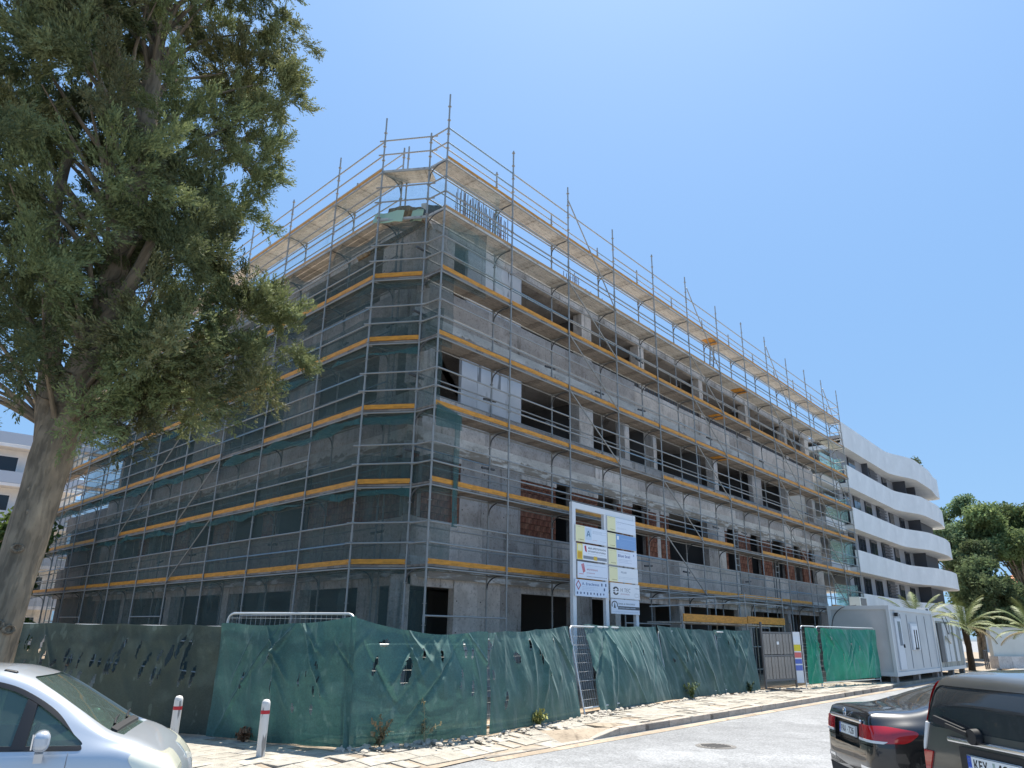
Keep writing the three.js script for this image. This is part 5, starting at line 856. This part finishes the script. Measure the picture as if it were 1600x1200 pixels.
// ---------------------------------------------------------------- walls and houses in the distance
{
  const w = thing('boundary_wall', 'cream rendered garden wall with a grey plinth at the far end of the street', 'wall', [31.8, 0, -49.5], 0);
  const A = V(31.6, 0, -50.6), B = V(58, 0, -62), d = B.clone().sub(A), L = d.length(), th = Math.atan2(-d.z, d.x), cm = std(0.74, 0.70, 0.60, 0.85, { map: M.whiteRender.map }), c = A.clone().add(B).multiplyScalar(0.5).sub(w.position);
  part(w, 'upper_wall', ubox(L, 1.75, 0.25), cm, [c.x, 1.62, c.z], [0, th, 0]);
  part(w, 'plinth', ubox(L, 0.75, 0.6), M.conc, [c.x, 0.375, c.z + 0.1], [0, th, 0]);
  part(w, 'coping', ubox(L, 0.06, 0.32), cm, [c.x, 2.53, c.z], [0, th, 0]);
  const g = thing('metal_railing', 'short black metal railing between the weathered cabin and the garden wall', 'railing', [30.2, 0, -49.2], 0.8);
  for (const x of [0, 0.45, 0.9]) part(g, 'post', cbox(0.07, 1.15, 0.07), M.steelDark, [x, 0.57, 0]); for (const y of [0.3, 1.1]) part(g, 'rail', cbox(1.0, 0.06, 0.05), M.steelDark, [0.45, y, 0.0], [0, 0, 0]);
  // red-roofed house
  const h = thing('house', 'distant cream house with a red tiled roof among the trees', 'house', [79.5, 0, -117.5], -0.5), hw = std(0.7, 0.66, 0.58, 0.85), rm = std(0.5, 0.2, 0.1, 0.85);
  part(h, 'wall', ubox(13, 9.4, 9), hw, [0, 4.7, 0]);
  const rf = new THREE.ConeGeometry(9.8, 2.2, 4, 1).rotateY(Math.PI / 4); rf.scale(1.05, 1, 0.78); part(h, 'roof', rf, rm, [0, 10.5, 0]);
  for (const y of [2.2, 5.2, 8]) for (const x of [-4.4, -1.4, 1.6, 4.6]) { const f = part(h, 'window', cbox(1.3, 1.5, 0.1), M.white, [x, y, 4.52]); part(f, 'pane', cbox(1.05, 1.25, 0.04), M.glassDark, [0, 0, 0.05]); }
  // pale block at the far left
  const b = thing('apartment_building', 'pale apartment block glimpsed behind the cypress at the left edge', 'building', [-47, 0, -60], 0.7);
  part(b, 'wall', ubox(18, 16.5, 10), M.whiteRender, [0, 8.25, 0]);
  for (let k = 0; k < 5; k++) { part(b, 'balcony_slab', ubox(18.4, 0.25, 1.4), M.whiteRender, [0, 3 + k * 3.1, 5.7]); part(b, 'balustrade', ubox(18.4, 0.9, 0.1), std(0.45, 0.5, 0.56, 0.4), [0, 3.6 + k * 3.1, 6.35]); for (let i = 0; i < 5; i++) { const f = part(b, 'window', cbox(1.8, 2.1, 0.12), M.white, [-7 + i * 3.5, 1.35 + k * 3.1, 5.04]); part(f, 'pane', cbox(1.6, 1.9, 0.04), M.glassDark, [0, 0, 0.06]); } }
}

// ---------------------------------------------------------------- vehicles
const ev = new Evaluator(); ev.attributes = ['position', 'normal']; ev.useGroups = false;
function spline(pts) { // monotone cubic through [x, y]
  const n = pts.length, d = [], m = new Array(n); for (let i = 0; i < n - 1; i++) d.push((pts[i + 1][1] - pts[i][1]) / (pts[i + 1][0] - pts[i][0]));
  m[0] = d[0]; m[n - 1] = d[n - 2]; for (let i = 1; i < n - 1; i++) m[i] = d[i - 1] * d[i] <= 0 ? 0 : 2 * d[i - 1] * d[i] / (d[i - 1] + d[i]);
  return (x) => { if (x <= pts[0][0]) return pts[0][1]; if (x >= pts[n - 1][0]) return pts[n - 1][1]; let i = 0; while (x > pts[i + 1][0]) i++; const h = pts[i + 1][0] - pts[i][0], t = (x - pts[i][0]) / h, t2 = t * t, t3 = t2 * t; return (2 * t3 - 3 * t2 + 1) * pts[i][1] + (t3 - 2 * t2 + t) * h * m[i] + (-2 * t3 + 3 * t2) * pts[i + 1][1] + (t3 - t2) * h * m[i + 1]; };
}
function loft(c, inset, n = 90) { // x forward, y up, z to the right
  const top = c.top, belt = c.belt, wide = c.wide, roofW = c.roofW, bot = c.bottom, pos = [], idx = [], x0 = c.x0, x1 = c.x1; let M2 = 0;
  for (let i = 0; i <= n; i++) {
    const t = i / n, e = 0.5 - 0.5 * Math.cos(Math.PI * t), tt = lerp(t, e, 0.6), x = lerp(x0, x1, tt), X = lerp(x0 + inset, x1 - inset, tt), T = top(x) - inset, W = wide(x) - inset, y0 = bot(x) + inset, B = Math.min(belt(x) - inset * 0.3, T - 0.09), R = Math.min(roofW(x) - inset, W * 0.93), k = clamp((T - B) / 0.42, 0.22, 1);
    const half = [[0, y0], [W * 0.82, y0], [W * 0.955, y0 + 0.05], [W * 0.99, y0 + 0.22], [W, lerp(y0, B, 0.6)], [W * 0.985, B - 0.07], [W * 0.955, B], [lerp(W * 0.955, R, 0.55), lerp(B, T - 0.1 * k, 0.55)], [R, T - 0.115 * k], [R * 0.9, T - 0.045 * k], [R * 0.6, T - 0.012 * k], [0, T]];
    const cv = new THREE.CatmullRomCurve3(half.map(([z, y]) => V(0, y, z)), false, 'centripetal'), ring = []; const seg = 44;
    for (let j = 0; j <= seg; j++) { const p = cv.getPoint(j / seg); ring.push([Math.max(0, p.z), p.y]); }
    ring[0][0] = 0; ring[seg][0] = 0;
    const full = [...ring, ...ring.slice(1, -1).reverse().map(([z, y]) => [-z, y])]; M2 = full.length;
    for (const [z, y] of full) pos.push(X, y, z);
  }
  for (let i = 0; i < n; i++) for (let j = 0; j < M2; j++) { const a = i * M2 + j, b = i * M2 + (j + 1) % M2, p = a + M2, q = b + M2; idx.push(a, p, b, b, p, q); }
  const cap = (i, flip) => { const k = pos.length / 3; let cy = 0; for (let j = 0; j < M2; j++) cy += pos[(i * M2 + j) * 3 + 1]; pos.push(pos[i * M2 * 3], cy / M2, 0); for (let j = 0; j < M2; j++) { const a = i * M2 + j, b = i * M2 + (j + 1) % M2; flip ? idx.push(k, b, a) : idx.push(k, a, b); } };
  cap(0, false); cap(n, true);
  const g = new THREE.BufferGeometry(); g.setAttribute('position', new THREE.Float32BufferAttribute(pos, 3)); g.setIndex(idx); g.computeVertexNormals(); return new Brush(g);
}
function flipIfInside(brush) { // make sure faces look outwards
  const g = brush.geometry, p = g.attributes.position, ix = g.index; let vol = 0; const a = V(), b = V(), c = V();
  for (let i = 0; i < ix.count; i += 3) { a.fromBufferAttribute(p, ix.getX(i)); b.fromBufferAttribute(p, ix.getX(i + 1)); c.fromBufferAttribute(p, ix.getX(i + 2)); vol += a.dot(b.cross(c)); }
  if (vol < 0) { const arr = ix.array; for (let i = 0; i < arr.length; i += 3) { const t = arr[i]; arr[i] = arr[i + 1]; arr[i + 1] = t; } g.computeVertexNormals(); }
  return brush;
}
const shell = (c, inset) => { const b = flipIfInside(loft(c, inset)); b.updateMatrixWorld(); return b; };
const roundPoly = (pts, r) => { const s = new THREE.Shape(), n = pts.length; for (let i = 0; i < n; i++) { const p = pts[i], a = pts[(i + n - 1) % n], b = pts[(i + 1) % n], la = Math.hypot(a[0] - p[0], a[1] - p[1]), lb = Math.hypot(b[0] - p[0], b[1] - p[1]), q = Math.min(p[2] ?? r, la / 2.2, lb / 2.2), s0 = [p[0] + (a[0] - p[0]) / la * q, p[1] + (a[1] - p[1]) / la * q], s1 = [p[0] + (b[0] - p[0]) / lb * q, p[1] + (b[1] - p[1]) / lb * q]; if (i) s.lineTo(...s0); else s.moveTo(...s0); s.quadraticCurveTo(p[0], p[1], ...s1); } s.closePath(); return s; };
function prismSide(pts, z0, z1, r = 0.05) { const g = new THREE.ExtrudeGeometry(roundPoly(pts, r), { depth: z1 - z0, bevelEnabled: false, curveSegments: 6 }); g.translate(0, 0, z0); g.deleteAttribute('uv'); const b = new Brush(g); b.updateMatrixWorld(); return b; }
function prismEnd(pts, x0, x1, r = 0.05) { const g = new THREE.ExtrudeGeometry(roundPoly(pts, r), { depth: x1 - x0, bevelEnabled: false, curveSegments: 6 }); g.rotateY(Math.PI / 2); g.scale(1, 1, -1); const ix = g.index; const p = g.attributes.position; for (let i = 0; i < p.count; i += 3) { for (const at of [p, g.attributes.normal]) { const t = [at.getX(i), at.getY(i), at.getZ(i)]; at.setXYZ(i, at.getX(i + 1), at.getY(i + 1), at.getZ(i + 1)); at.setXYZ(i + 1, ...t); } } g.translate(x0, 0, 0); g.deleteAttribute('uv'); const b = new Brush(g); b.updateMatrixWorld(); return b; } // points are [z, y]
function prismBox(w, h, d, x, y, z) { const g = new THREE.BoxGeometry(w, h, d).translate(x, y, z); g.deleteAttribute('uv'); const b = new Brush(g); b.updateMatrixWorld(); return b; }
const sub = (a, b) => ev.evaluate(a, b, SUBTRACTION), cut = (a, b) => ev.evaluate(a, b, INTERSECTION);
const skin = (c, out, inn, prism) => sub(cut(shell(c, out), prism), shell(c, inn)).geometry;   // piece of the car's own surface inside a prism
function cyl(x, y, r, z0, z1) { const g = new THREE.CylinderGeometry(r, r, z1 - z0, 36).rotateX(Math.PI / 2).translate(x, y, (z0 + z1) / 2); g.deleteAttribute('uv'); const b = new Brush(g); b.updateMatrixWorld(); return b; }
const tyreG = (() => { const p = [[0.2, -0.095], [0.29, -0.1], [0.315, -0.075], [0.32, -0.03], [0.32, 0.03], [0.315, 0.075], [0.29, 0.1], [0.2, 0.095]].map(([r, y]) => new THREE.Vector2(r, y)); return new THREE.LatheGeometry(p, 40).rotateX(Math.PI / 2); })();
const rimG = (() => { const g = [new THREE.CylinderGeometry(0.205, 0.205, 0.15, 30, 1, true).rotateX(Math.PI / 2), new THREE.CylinderGeometry(0.06, 0.06, 0.1, 16).rotateX(Math.PI / 2).translate(0, 0, 0.03)]; for (let i = 0; i < 5; i++) g.push(new THREE.BoxGeometry(0.05, 0.16, 0.03).translate(0, 0.12, 0.06).rotateZ(i * 1.2566)); return mergeGeometries(g); })();
const rimM = std(0.5, 0.51, 0.52, 0.3, { metalness: 0.9 });
function wheels(t, xs, z, s = 1) { for (const x of xs) for (const sd of [-1, 1]) { const w = part(t, 'wheel', tyreG, M.rubber, [x, 0.32 * s, sd * z], [0, sd < 0 ? Math.PI : 0, 0]); w.scale.setScalar(s); part(w, 'rim', rimG, rimM); } }
function plateTex(text, gap) { return canvasTex(520, 112, (g) => { g.fillStyle = '#e4e6e4'; g.fillRect(0, 0, 520, 112); g.fillStyle = '#1f50b4'; g.fillRect(0, 0, 46, 112); g.fillStyle = '#e8d24a'; for (let i = 0; i < 10; i++) g.fillRect(21 + 11 * Math.cos(i * 0.628), 30 + 11 * Math.sin(i * 0.628), 3, 3); g.fillStyle = '#dfe6f5'; g.font = 'bold 26px sans-serif'; g.fillText('CY', 6, 98); g.fillStyle = '#17181a'; g.font = 'bold 92px sans-serif'; const [a, b] = text.split(gap); g.save(); g.translate(60, 91); g.scale(0.92, 1.08); g.fillText(a, 0, 0); g.restore(); g.save(); g.translate(302, 91); g.scale(1.14, 1.08); g.fillText(b, 0, 0); g.restore(); if (gap === '·') { g.beginPath(); g.arc(276, 60, 8, 0, 7); g.fill(); } else { g.fillStyle = '#9fb0a4'; g.fillRect(262, 18, 24, 34); g.fillRect(262, 60, 24, 34); } g.strokeStyle = '#222'; g.lineWidth = 3; g.strokeRect(2, 2, 516, 108); }); }
function plate(t, text, gap, x, y, z, tilt = 0) { const p = part(t, 'number_plate', cbox(0.02, 0.115, 0.525), M.white, [x, y, z], [0, 0, tilt]); part(p, 'print', new THREE.PlaneGeometry(0.52, 0.112).rotateY(-Math.PI / 2), std(1, 1, 1, 0.35, { map: plateTex(text, gap) }), [-0.0125, 0, 0]); return p; }
const placeCar = (t, x, z, az, y = -0.14) => { t.position.set(x, y, z); t.rotation.y = (90 - az) * D2R; };
const darkGlass = phys(0.16, 0.17, 0.17, 0.03, { transmission: 0.75, thickness: 0, specularIntensity: 1 });
const redLens = phys(0.42, 0.008, 0.012, 0.08, { clearcoat: 1, clearcoatRoughness: 0.03 });
// silver white hatchback on the left
{
  const paint = phys(0.5, 0.53, 0.565, 0.3, { metalness: 0.35, clearcoat: 1, clearcoatRoughness: 0.04 }), glass = phys(0.55, 0.68, 0.62, 0.02, { transmission: 0.92, thickness: 0 });
  const c = { x0: 0, x1: 3.34, top: spline([[0, 0.98], [0.05, 1.22], [0.22, 1.43], [0.8, 1.545], [1.35, 1.565], [1.75, 1.55], [2.0, 1.49], [2.2, 1.395], [2.45, 1.235], [2.62, 1.12], [2.73, 1.055], [2.95, 0.98], [3.17, 0.85], [3.29, 0.69], [3.34, 0.5]]), belt: spline([[0, 0.98], [1, 0.96], [2.2, 0.935], [2.75, 0.92], [3.34, 0.7]]), wide: spline([[0, 0.62], [0.1, 0.74], [0.4, 0.815], [1.2, 0.835], [2.6, 0.83], [2.95, 0.79], [3.15, 0.69], [3.29, 0.53], [3.34, 0.36]]), roofW: spline([[0, 0.5], [0.4, 0.56], [1.6, 0.58], [2.3, 0.62], [2.75, 0.7], [3.34, 0.5]]), bottom: spline([[0, 0.3], [0.3, 0.2], [3.1, 0.2], [3.34, 0.3]]) };
  const t = thing('hatchback_car', 'small silver white hatchback car in dappled tree shade at the lower left', 'car', [0, 0, 0]);
  placeCar(t, -6.12, -6.62, 74);
  const side = [[0.55, 0.99], [0.62, 1.3, 0.09], [0.95, 1.41, 0.14], [1.45, 1.43, 0.14], [1.74, 1.42, 0.1], [1.95, 1.37, 0.1], [2.14, 1.275, 0.1], [2.3, 1.17, 0.1], [2.58, 0.965, 0.06]];
  const grow = (pts, d) => { const n = pts.length; return pts.map((p, i) => { const a = pts[(i + n - 1) % n], b = pts[(i + 1) % n], tx = b[0] - a[0], ty = b[1] - a[1], L = Math.hypot(tx, ty); return [p[0] - ty / L * d, p[1] + tx / L * d, (p[2] ?? 0.04)]; }); };
  const wind = [[-0.60, 1.0], [-0.47, 1.47], [0.47, 1.47], [0.60, 1.0]].map(([z, y]) => [z, y]);
  const sideP = () => prismSide(side, -1.2, 1.2, 0.04), windP = () => prismEnd(wind, 1.86, 2.82, 0.1), rearP = () => prismEnd([[-0.5, 1.02], [-0.42, 1.4], [0.42, 1.4], [0.5, 1.02]], -0.1, 0.32, 0.08);
  let body = sub(shell(c, 0), shell(c, 0.045)); body = sub(body, sideP()); body = sub(body, windP()); body = sub(body, rearP());
  for (const x of [0.62, 2.72]) body = sub(body, cyl(x, 0.31, 0.36, -1.2, 1.2));
  for (const [x, w] of [[2.47, 0.007], [1.32, 0.007]]) for (const s of [-1, 1]) body = sub(body, prismBox(w, 0.72, 0.05, x, 0.6, s * (c.wide(x) - 0.008)));
  part(t, 'body', body.geometry, paint);
  const trimSide = skin(c, -0.003, 0.02, prismSide(grow(side, 0.035), -1.2, 1.2, 0.05));
  const tb = new Brush(trimSide); tb.updateMatrixWorld(); const trimG = sub(tb, sideP()).geometry; part(t, 'window_trim', trimG, M.black);
  part(t, 'side_window', skin(c, 0.012, 0.016, sideP()), glass); part(t, 'windscreen', skin(c, 0.012, 0.016, windP()), glass); part(t, 'rear_window', skin(c, 0.012, 0.016, rearP()), glass);
  const pillar = cut(shell(c, -0.004), prismSide([[2.05, 0.95], [2.06, 1.31, 0.01], [2.14, 1.27, 0.01], [2.15, 0.95]], -1.2, 1.2, 0.01)); part(t, 'door_pillar', sub(pillar, shell(c, 0.03)).geometry, M.black);
  part(t, 'cowl', skin(c, -0.004, 0.03, prismEnd([[-0.5, 0.97], [-0.5, 1.2], [0.5, 1.2], [0.5, 0.97]], 2.70, 2.75, 0.02)), M.rubber);
  for (const [z, a] of [[0.32, 0.1], [-0.22, 0.1]]) part(t, 'wiper', taper([V(2.69, 1.075, z), V(2.66, 1.1, z - 0.2), V(2.64, 1.11, z - 0.42)], [0.012, 0.01, 0.006], 5), M.black);
  const headM = phys(0.78, 0.76, 0.62, 0.12, { clearcoat: 1 });
  part(t, 'headlight', skin(c, -0.006, 0.03, prismSide([[2.9, 0.87], [3.0, 0.94, 0.04], [3.24, 0.82, 0.05], [3.31, 0.62, 0.05], [3.12, 0.58, 0.08]], 0.2, 1.2, 0.05)), headM); part(t, 'headlight', skin(c, -0.006, 0.03, prismSide([[2.9, 0.87], [3.0, 0.94, 0.04], [3.24, 0.82, 0.05], [3.31, 0.62, 0.05], [3.12, 0.58, 0.08]], -1.2, -0.2, 0.05)), headM);
  for (const s of [-1, 1]) {
    const mg = new RoundedBoxGeometry(0.12, 0.15, 0.2, 4, 0.055); const m = part(t, 'mirror', mg, paint, [2.3, 1.03, s * 0.955], [0, s * 0.25, 0]); part(m, 'mirror_glass', cbox(0.01, 0.11, 0.15), M.chrome, [-0.06, 0, 0]); part(m, 'stalk', cbox(0.06, 0.08, 0.12), paint, [0, -0.1, -s * 0.06], [s * 0.5, 0, 0]);
    part(t, 'door_handle', new RoundedBoxGeometry(0.2, 0.035, 0.03, 3, 0.014), paint, [1.52, 0.83, s * 0.85]);
    part(t, 'side_indicator', new RoundedBoxGeometry(0.07, 0.025, 0.015, 2, 0.007), headM, [2.68, 0.77, s * 0.829]);
    part(t, 'taillight', skin(c, -0.006, 0.03, prismSide([[-0.05, 0.7], [-0.05, 1.0], [0.25, 1.05], [0.22, 0.72]], s > 0 ? 0.3 : -1.2, s > 0 ? 1.2 : -0.3, 0.05)), redLens);
  }
  part(t, 'roof_aerial_base', new RoundedBoxGeometry(0.11, 0.05, 0.06, 3, 0.02), M.black, [1.84, 1.5, 0.45], [0, 0, -0.2]);
  // cabin
  const intM = std(0.055, 0.055, 0.06, 0.8), seatM = std(0.07, 0.072, 0.08, 0.9);
  part(t, 'dashboard', new RoundedBoxGeometry(0.42, 0.3, 1.3, 4, 0.1), intM, [2.42, 0.86, 0]); part(t, 'cabin_floor', cbox(2.6, 0.05, 1.4), intM, [1.4, 0.34, 0]);
  for (const s of [-1, 1]) { const seat = part(t, 'seat', new RoundedBoxGeometry(0.5, 0.2, 0.48, 4, 0.08), seatM, [1.6, 0.55, s * 0.36]); part(seat, 'seat_back', new RoundedBoxGeometry(0.16, 0.62, 0.46, 4, 0.07), seatM, [-0.28, 0.35, 0], [0, 0, 0.22]); part(seat, 'headrest', new RoundedBoxGeometry(0.1, 0.18, 0.25, 4, 0.045), seatM, [-0.4, 0.78, 0]); }
  const sw = part(t, 'steering_wheel', new THREE.TorusGeometry(0.18, 0.018, 8, 32), M.black, [2.02, 0.93, 0.36], [0, Math.PI / 2 , 0]); sw.rotation.set(0, Math.PI / 2, 0); sw.rotateX(0.4); part(sw, 'hub', new THREE.SphereGeometry(0.07, 12, 8).scale(1, 1, 0.5), intM); part(sw, 'spoke', cbox(0.34, 0.03, 0.02), intM);
  wheels(t, [0.62, 2.72], 0.72, 0.92);
}
// black saloon seen from behind
{
  const paint = phys(0.012, 0.012, 0.013, 0.25, { clearcoat: 1, clearcoatRoughness: 0.03, metalness: 0.2 });
  const c = { x0: 0, x1: 4.9, top: spline([[0, 0.62], [0.03, 0.95], [0.07, 1.115], [0.16, 1.135], [0.45, 1.145], [0.6, 1.165], [1.0, 1.31], [1.45, 1.435], [2.0, 1.49], [2.6, 1.46], [3.2, 1.29], [3.65, 1.05], [4.3, 0.95], [4.75, 0.78], [4.9, 0.55]]), belt: spline([[0, 0.9], [0.5, 0.985], [2.5, 0.965], [4, 0.9], [4.9, 0.65]]), wide: spline([[0, 0.62], [0.05, 0.74], [0.2, 0.845], [0.55, 0.91], [1.2, 0.93], [3.6, 0.92], [4.4, 0.86], [4.8, 0.66], [4.9, 0.45]]), roofW: spline([[0, 0.62], [0.6, 0.72], [1.0, 0.64], [1.8, 0.575], [2.8, 0.58], [3.6, 0.72], [4.9, 0.5]]), bottom: spline([[0, 0.34], [0.25, 0.24], [4.6, 0.22], [4.9, 0.3]]) };
  const t = thing('saloon_car', 'glossy black saloon car seen from behind with number plate PAA 726', 'car', [0, 0, 0]); placeCar(t, 3.95, -9.35, 95, -0.14);
  const rearP = () => prismEnd([[-0.66, 1.19], [-0.5, 1.41], [0.5, 1.41], [0.66, 1.19]], 0.55, 1.6, 0.09), frontP = () => prismEnd([[-0.66, 1.06], [-0.5, 1.38], [0.5, 1.38], [0.66, 1.06]], 2.75, 3.7, 0.09);
  const sideW = [[0.98, 1.04], [1.35, 1.24, 0.1], [1.8, 1.345, 0.1], [2.5, 1.36, 0.1], [2.95, 1.25, 0.06], [3.4, 1.02, 0.03]], sideP = () => prismSide(sideW, -1.2, 1.2, 0.05);
  let body = sub(shell(c, 0), shell(c, 0.05)); for (const p of [rearP, frontP, sideP]) body = sub(body, p());
  for (const x of [1.02, 3.95]) body = sub(body, cyl(x, 0.34, 0.4, -1.2, 1.2));
  body = sub(body, prismBox(0.5, 0.008, 1.44, -0.1, 0.79, 0)); body = sub(body, prismBox(0.12, 0.3, 0.8, 0, 0.88, 0));
  for (const z of [-0.6, 0.6]) body = sub(body, prismBox(0.68, 0.3, 0.007, 0.4, 1.08, z));
  for (const x of [1.5, 2.55, 3.55]) for (const s of [-1, 1]) body = sub(body, prismBox(0.007, 0.75, 0.05, x, 0.66, s * (c.wide(x) - 0.008)));
  part(t, 'body', body.geometry, paint);
  part(t, 'rear_window', skin(c, 0.008, 0.012, rearP()), darkGlass); part(t, 'windscreen', skin(c, 0.008, 0.012, frontP()), darkGlass); part(t, 'side_window', skin(c, 0.008, 0.012, sideP()), darkGlass);
  part(t, 'plate_recess', cbox(0.03, 0.3, 0.8), M.black, [0.075, 0.88, 0]);
  part(t, 'chrome_strip', new RoundedBoxGeometry(0.035, 0.042, 0.98, 3, 0.015), M.chrome, [0.025, 1.005, 0]);
  plate(t, 'PAA·726', '·', 0.04, 0.88, 0, -0.1);
  const star = part(t, 'star_emblem', new THREE.TorusGeometry(0.042, 0.006, 8, 30).rotateY(Math.PI / 2), M.chrome, [0.022, 1.068, 0], [0, 0, 0]);
  for (let k = 0; k < 3; k++) part(star, 'star_arm', cbox(0.008, 0.04, 0.01), M.chrome, [0, Math.cos(k * 2.094) * 0.02, Math.sin(k * 2.094) * 0.02], [-k * -2.094, 0, 0]);
  const lamp = [[-0.1, 0.82], [-0.1, 0.97, 0.05], [0.16, 1.0, 0.08], [0.5, 0.955, 0.1], [0.34, 0.84, 0.06]];
  for (const s of [-1, 1]) {
    const z0 = s > 0 ? 0.42 : -1.2, z1 = s > 0 ? 1.2 : -0.42;
    part(t, 'taillight', skin(c, -0.008, 0.03, prismSide(lamp, z0, z1, 0.03)), redLens);
    part(t, 'reversing_light', skin(c, -0.012, 0.01, prismSide([[-0.1, 0.825], [-0.1, 0.85, 0.005], [0.16, 0.85, 0.01], [0.12, 0.825, 0.01]], z0, z1, 0.005)), std(0.75, 0.74, 0.72, 0.25));
    part(t, 'bumper_trim', skin(c, -0.006, 0.02, prismSide([[-0.1, 0.54], [-0.1, 0.575], [0.5, 0.575], [0.5, 0.54]], z0, z1, 0.005)), M.chrome);
    const m = part(t, 'mirror', new RoundedBoxGeometry(0.12, 0.14, 0.22, 4, 0.05), paint, [3.15, 1.07, s * 1.0]); part(m, 'mirror_glass', cbox(0.01, 0.1, 0.17), M.chrome, [-0.06, 0, 0]);
    for (const x of [1.75, 2.75]) part(t, 'door_handle', new RoundedBoxGeometry(0.22, 0.03, 0.03, 3, 0.012), M.chrome, [x, 0.86, s * 0.935]);
  }
  part(t, 'bumper_insert', skin(c, -0.004, 0.02, prismSide([[-0.1, 0.3], [-0.1, 0.47], [0.3, 0.47], [0.42, 0.3]], -1.2, 1.2, 0.02)), M.rubber);
  part(t, 'cabin_lining', cbox(2.4, 0.5, 1.3), M.black, [2.1, 0.65, 0]);
  for (const s of [-0.36, 0.36]) part(t, 'headrest', new RoundedBoxGeometry(0.12, 0.2, 0.28, 3, 0.05), M.rubber, [1.6, 1.12, s]);
  wheels(t, [1.02, 3.95], 0.8, 1.06);
}
// dark grey van, rear end at the right edge
{
  const paint = phys(0.085, 0.087, 0.08, 0.32, { clearcoat: 1, clearcoatRoughness: 0.05, metalness: 0.45 });
  const c = { x0: 0, x1: 4.4, top: spline([[0, 1.33], [0.06, 1.5], [0.15, 1.585], [0.5, 1.625], [1.6, 1.65], [2.4, 1.61], [3.0, 1.38], [3.45, 1.12], [4.1, 0.96], [4.35, 0.75], [4.4, 0.6]]), belt: spline([[0, 1.08], [2, 1.05], [4.4, 0.8]]), wide: spline([[0, 0.79], [0.05, 0.85], [0.2, 0.9], [1, 0.91], [3.4, 0.9], [4.1, 0.8], [4.4, 0.5]]), roofW: spline([[0, 0.68], [0.2, 0.715], [2.2, 0.715], [3.2, 0.75], [4.4, 0.5]]), bottom: spline([[0, 0.36], [0.2, 0.26], [4.2, 0.24], [4.4, 0.3]]) };
  const t = thing('van', 'dark grey van with tall red tail lamps and number plate KEY 422', 'car', [0, 0, 0]); placeCar(t, 3.6, -5.95, 83, -0.1);
  const rearW = [[-0.72, 1.17], [-0.64, 1.49], [0.64, 1.49], [0.72, 1.17]], rearP = () => prismEnd(rearW, -0.1, 0.35, 0.09), frontP = () => prismEnd([[-0.7, 1.1], [-0.58, 1.53], [0.58, 1.53], [0.7, 1.1]], 2.3, 3.5, 0.09), sideP = () => prismSide([[0.45, 1.12], [0.5, 1.49], [2.3, 1.51], [3.15, 1.13]], -1.2, 1.2, 0.07);
  let body = sub(shell(c, 0), shell(c, 0.05)); for (const p of [rearP, frontP, sideP]) body = sub(body, p());
  for (const x of [0.85, 3.6]) body = sub(body, cyl(x, 0.34, 0.4, -1.2, 1.2));
  for (const y of [0.62]) body = sub(body, prismBox(0.3, 0.01, 1.7, -0.1, y, 0));
  part(t, 'body', body.geometry, paint);
  part(t, 'rear_window', skin(c, 0.006, 0.01, rearP()), darkGlass); part(t, 'windscreen', skin(c, 0.006, 0.01, frontP()), darkGlass); part(t, 'side_window', skin(c, 0.006, 0.01, sideP()), darkGlass);
  for (const s of [-1, 1]) {
    const z0 = s > 0 ? 0.5 : -1.2, z1 = s > 0 ? 1.2 : -0.5, prof = (y0, y1) => prismEnd(s > 0 ? [[0.775, y0], [0.685, y1], [1.1, y1], [1.1, y0]] : [[-1.1, y0], [-1.1, y1], [-0.685, y1], [-0.775, y0]], -0.1, 0.16, 0.01);
    part(t, 'taillight', skin(c, -0.012, 0.03, prof(1.2, 1.58)), redLens); part(t, 'taillight', skin(c, -0.012, 0.03, prof(0.78, 0.98)), redLens);
    part(t, 'reversing_light', skin(c, -0.012, 0.03, prof(0.985, 1.195)), std(0.72, 0.7, 0.68, 0.2));
    const m = part(t, 'mirror', new RoundedBoxGeometry(0.14, 0.2, 0.22, 4, 0.05), M.black, [2.95, 1.2, s * 1.0]); part(m, 'mirror_glass', cbox(0.01, 0.16, 0.17), M.chrome, [-0.07, 0, 0]);
  }
  const wp = part(t, 'wiper_pivot', new THREE.CylinderGeometry(0.055, 0.06, 0.06, 20).rotateZ(Math.PI / 2), M.black, [-0.035, 1.15, -0.14]); part(wp, 'wiper_arm', cbox(0.03, 0.03, 0.26), M.black, [-0.015, 0.03, -0.15], [0.18, 0, 0]); part(wp, 'wiper_blade', cbox(0.022, 0.05, 0.34), M.rubber, [0.0, 0.055, -0.27], [0.18, 0, 0]);
  part(t, 'chrome_strip', new RoundedBoxGeometry(0.03, 0.04, 1.05, 3, 0.014), M.chrome, [-0.012, 1.1, 0.05]);
  part(t, 'plate_recess', cbox(0.02, 0.2, 0.72), M.black, [-0.004, 0.96, 0]);
  plate(t, 'KEY 422', ' ', -0.024, 0.955, 0);
  part(t, 'bumper', skin(c, -0.03, 0.02, prismSide([[-0.1, 0.4], [-0.1, 0.6, 0.02], [0.4, 0.6, 0.02], [0.5, 0.4]], -1.3, 1.3, 0.02)), std(0.5, 0.5, 0.5, 0.4));
  part(t, 'cabin_lining', cbox(2.6, 0.6, 1.35), M.black, [1.7, 0.7, 0]); part(t, 'cabin_lining', cbox(0.05, 0.5, 1.25), M.black, [1.4, 1.25, 0]);
  for (const s of [-0.4, 0.4]) part(t, 'headrest', new RoundedBoxGeometry(0.12, 0.22, 0.28, 3, 0.05), M.rubber, [1.0, 1.2, s]);
  wheels(t, [0.85, 3.6], 0.79, 1.05);
}
renderer.render(scene, camera);
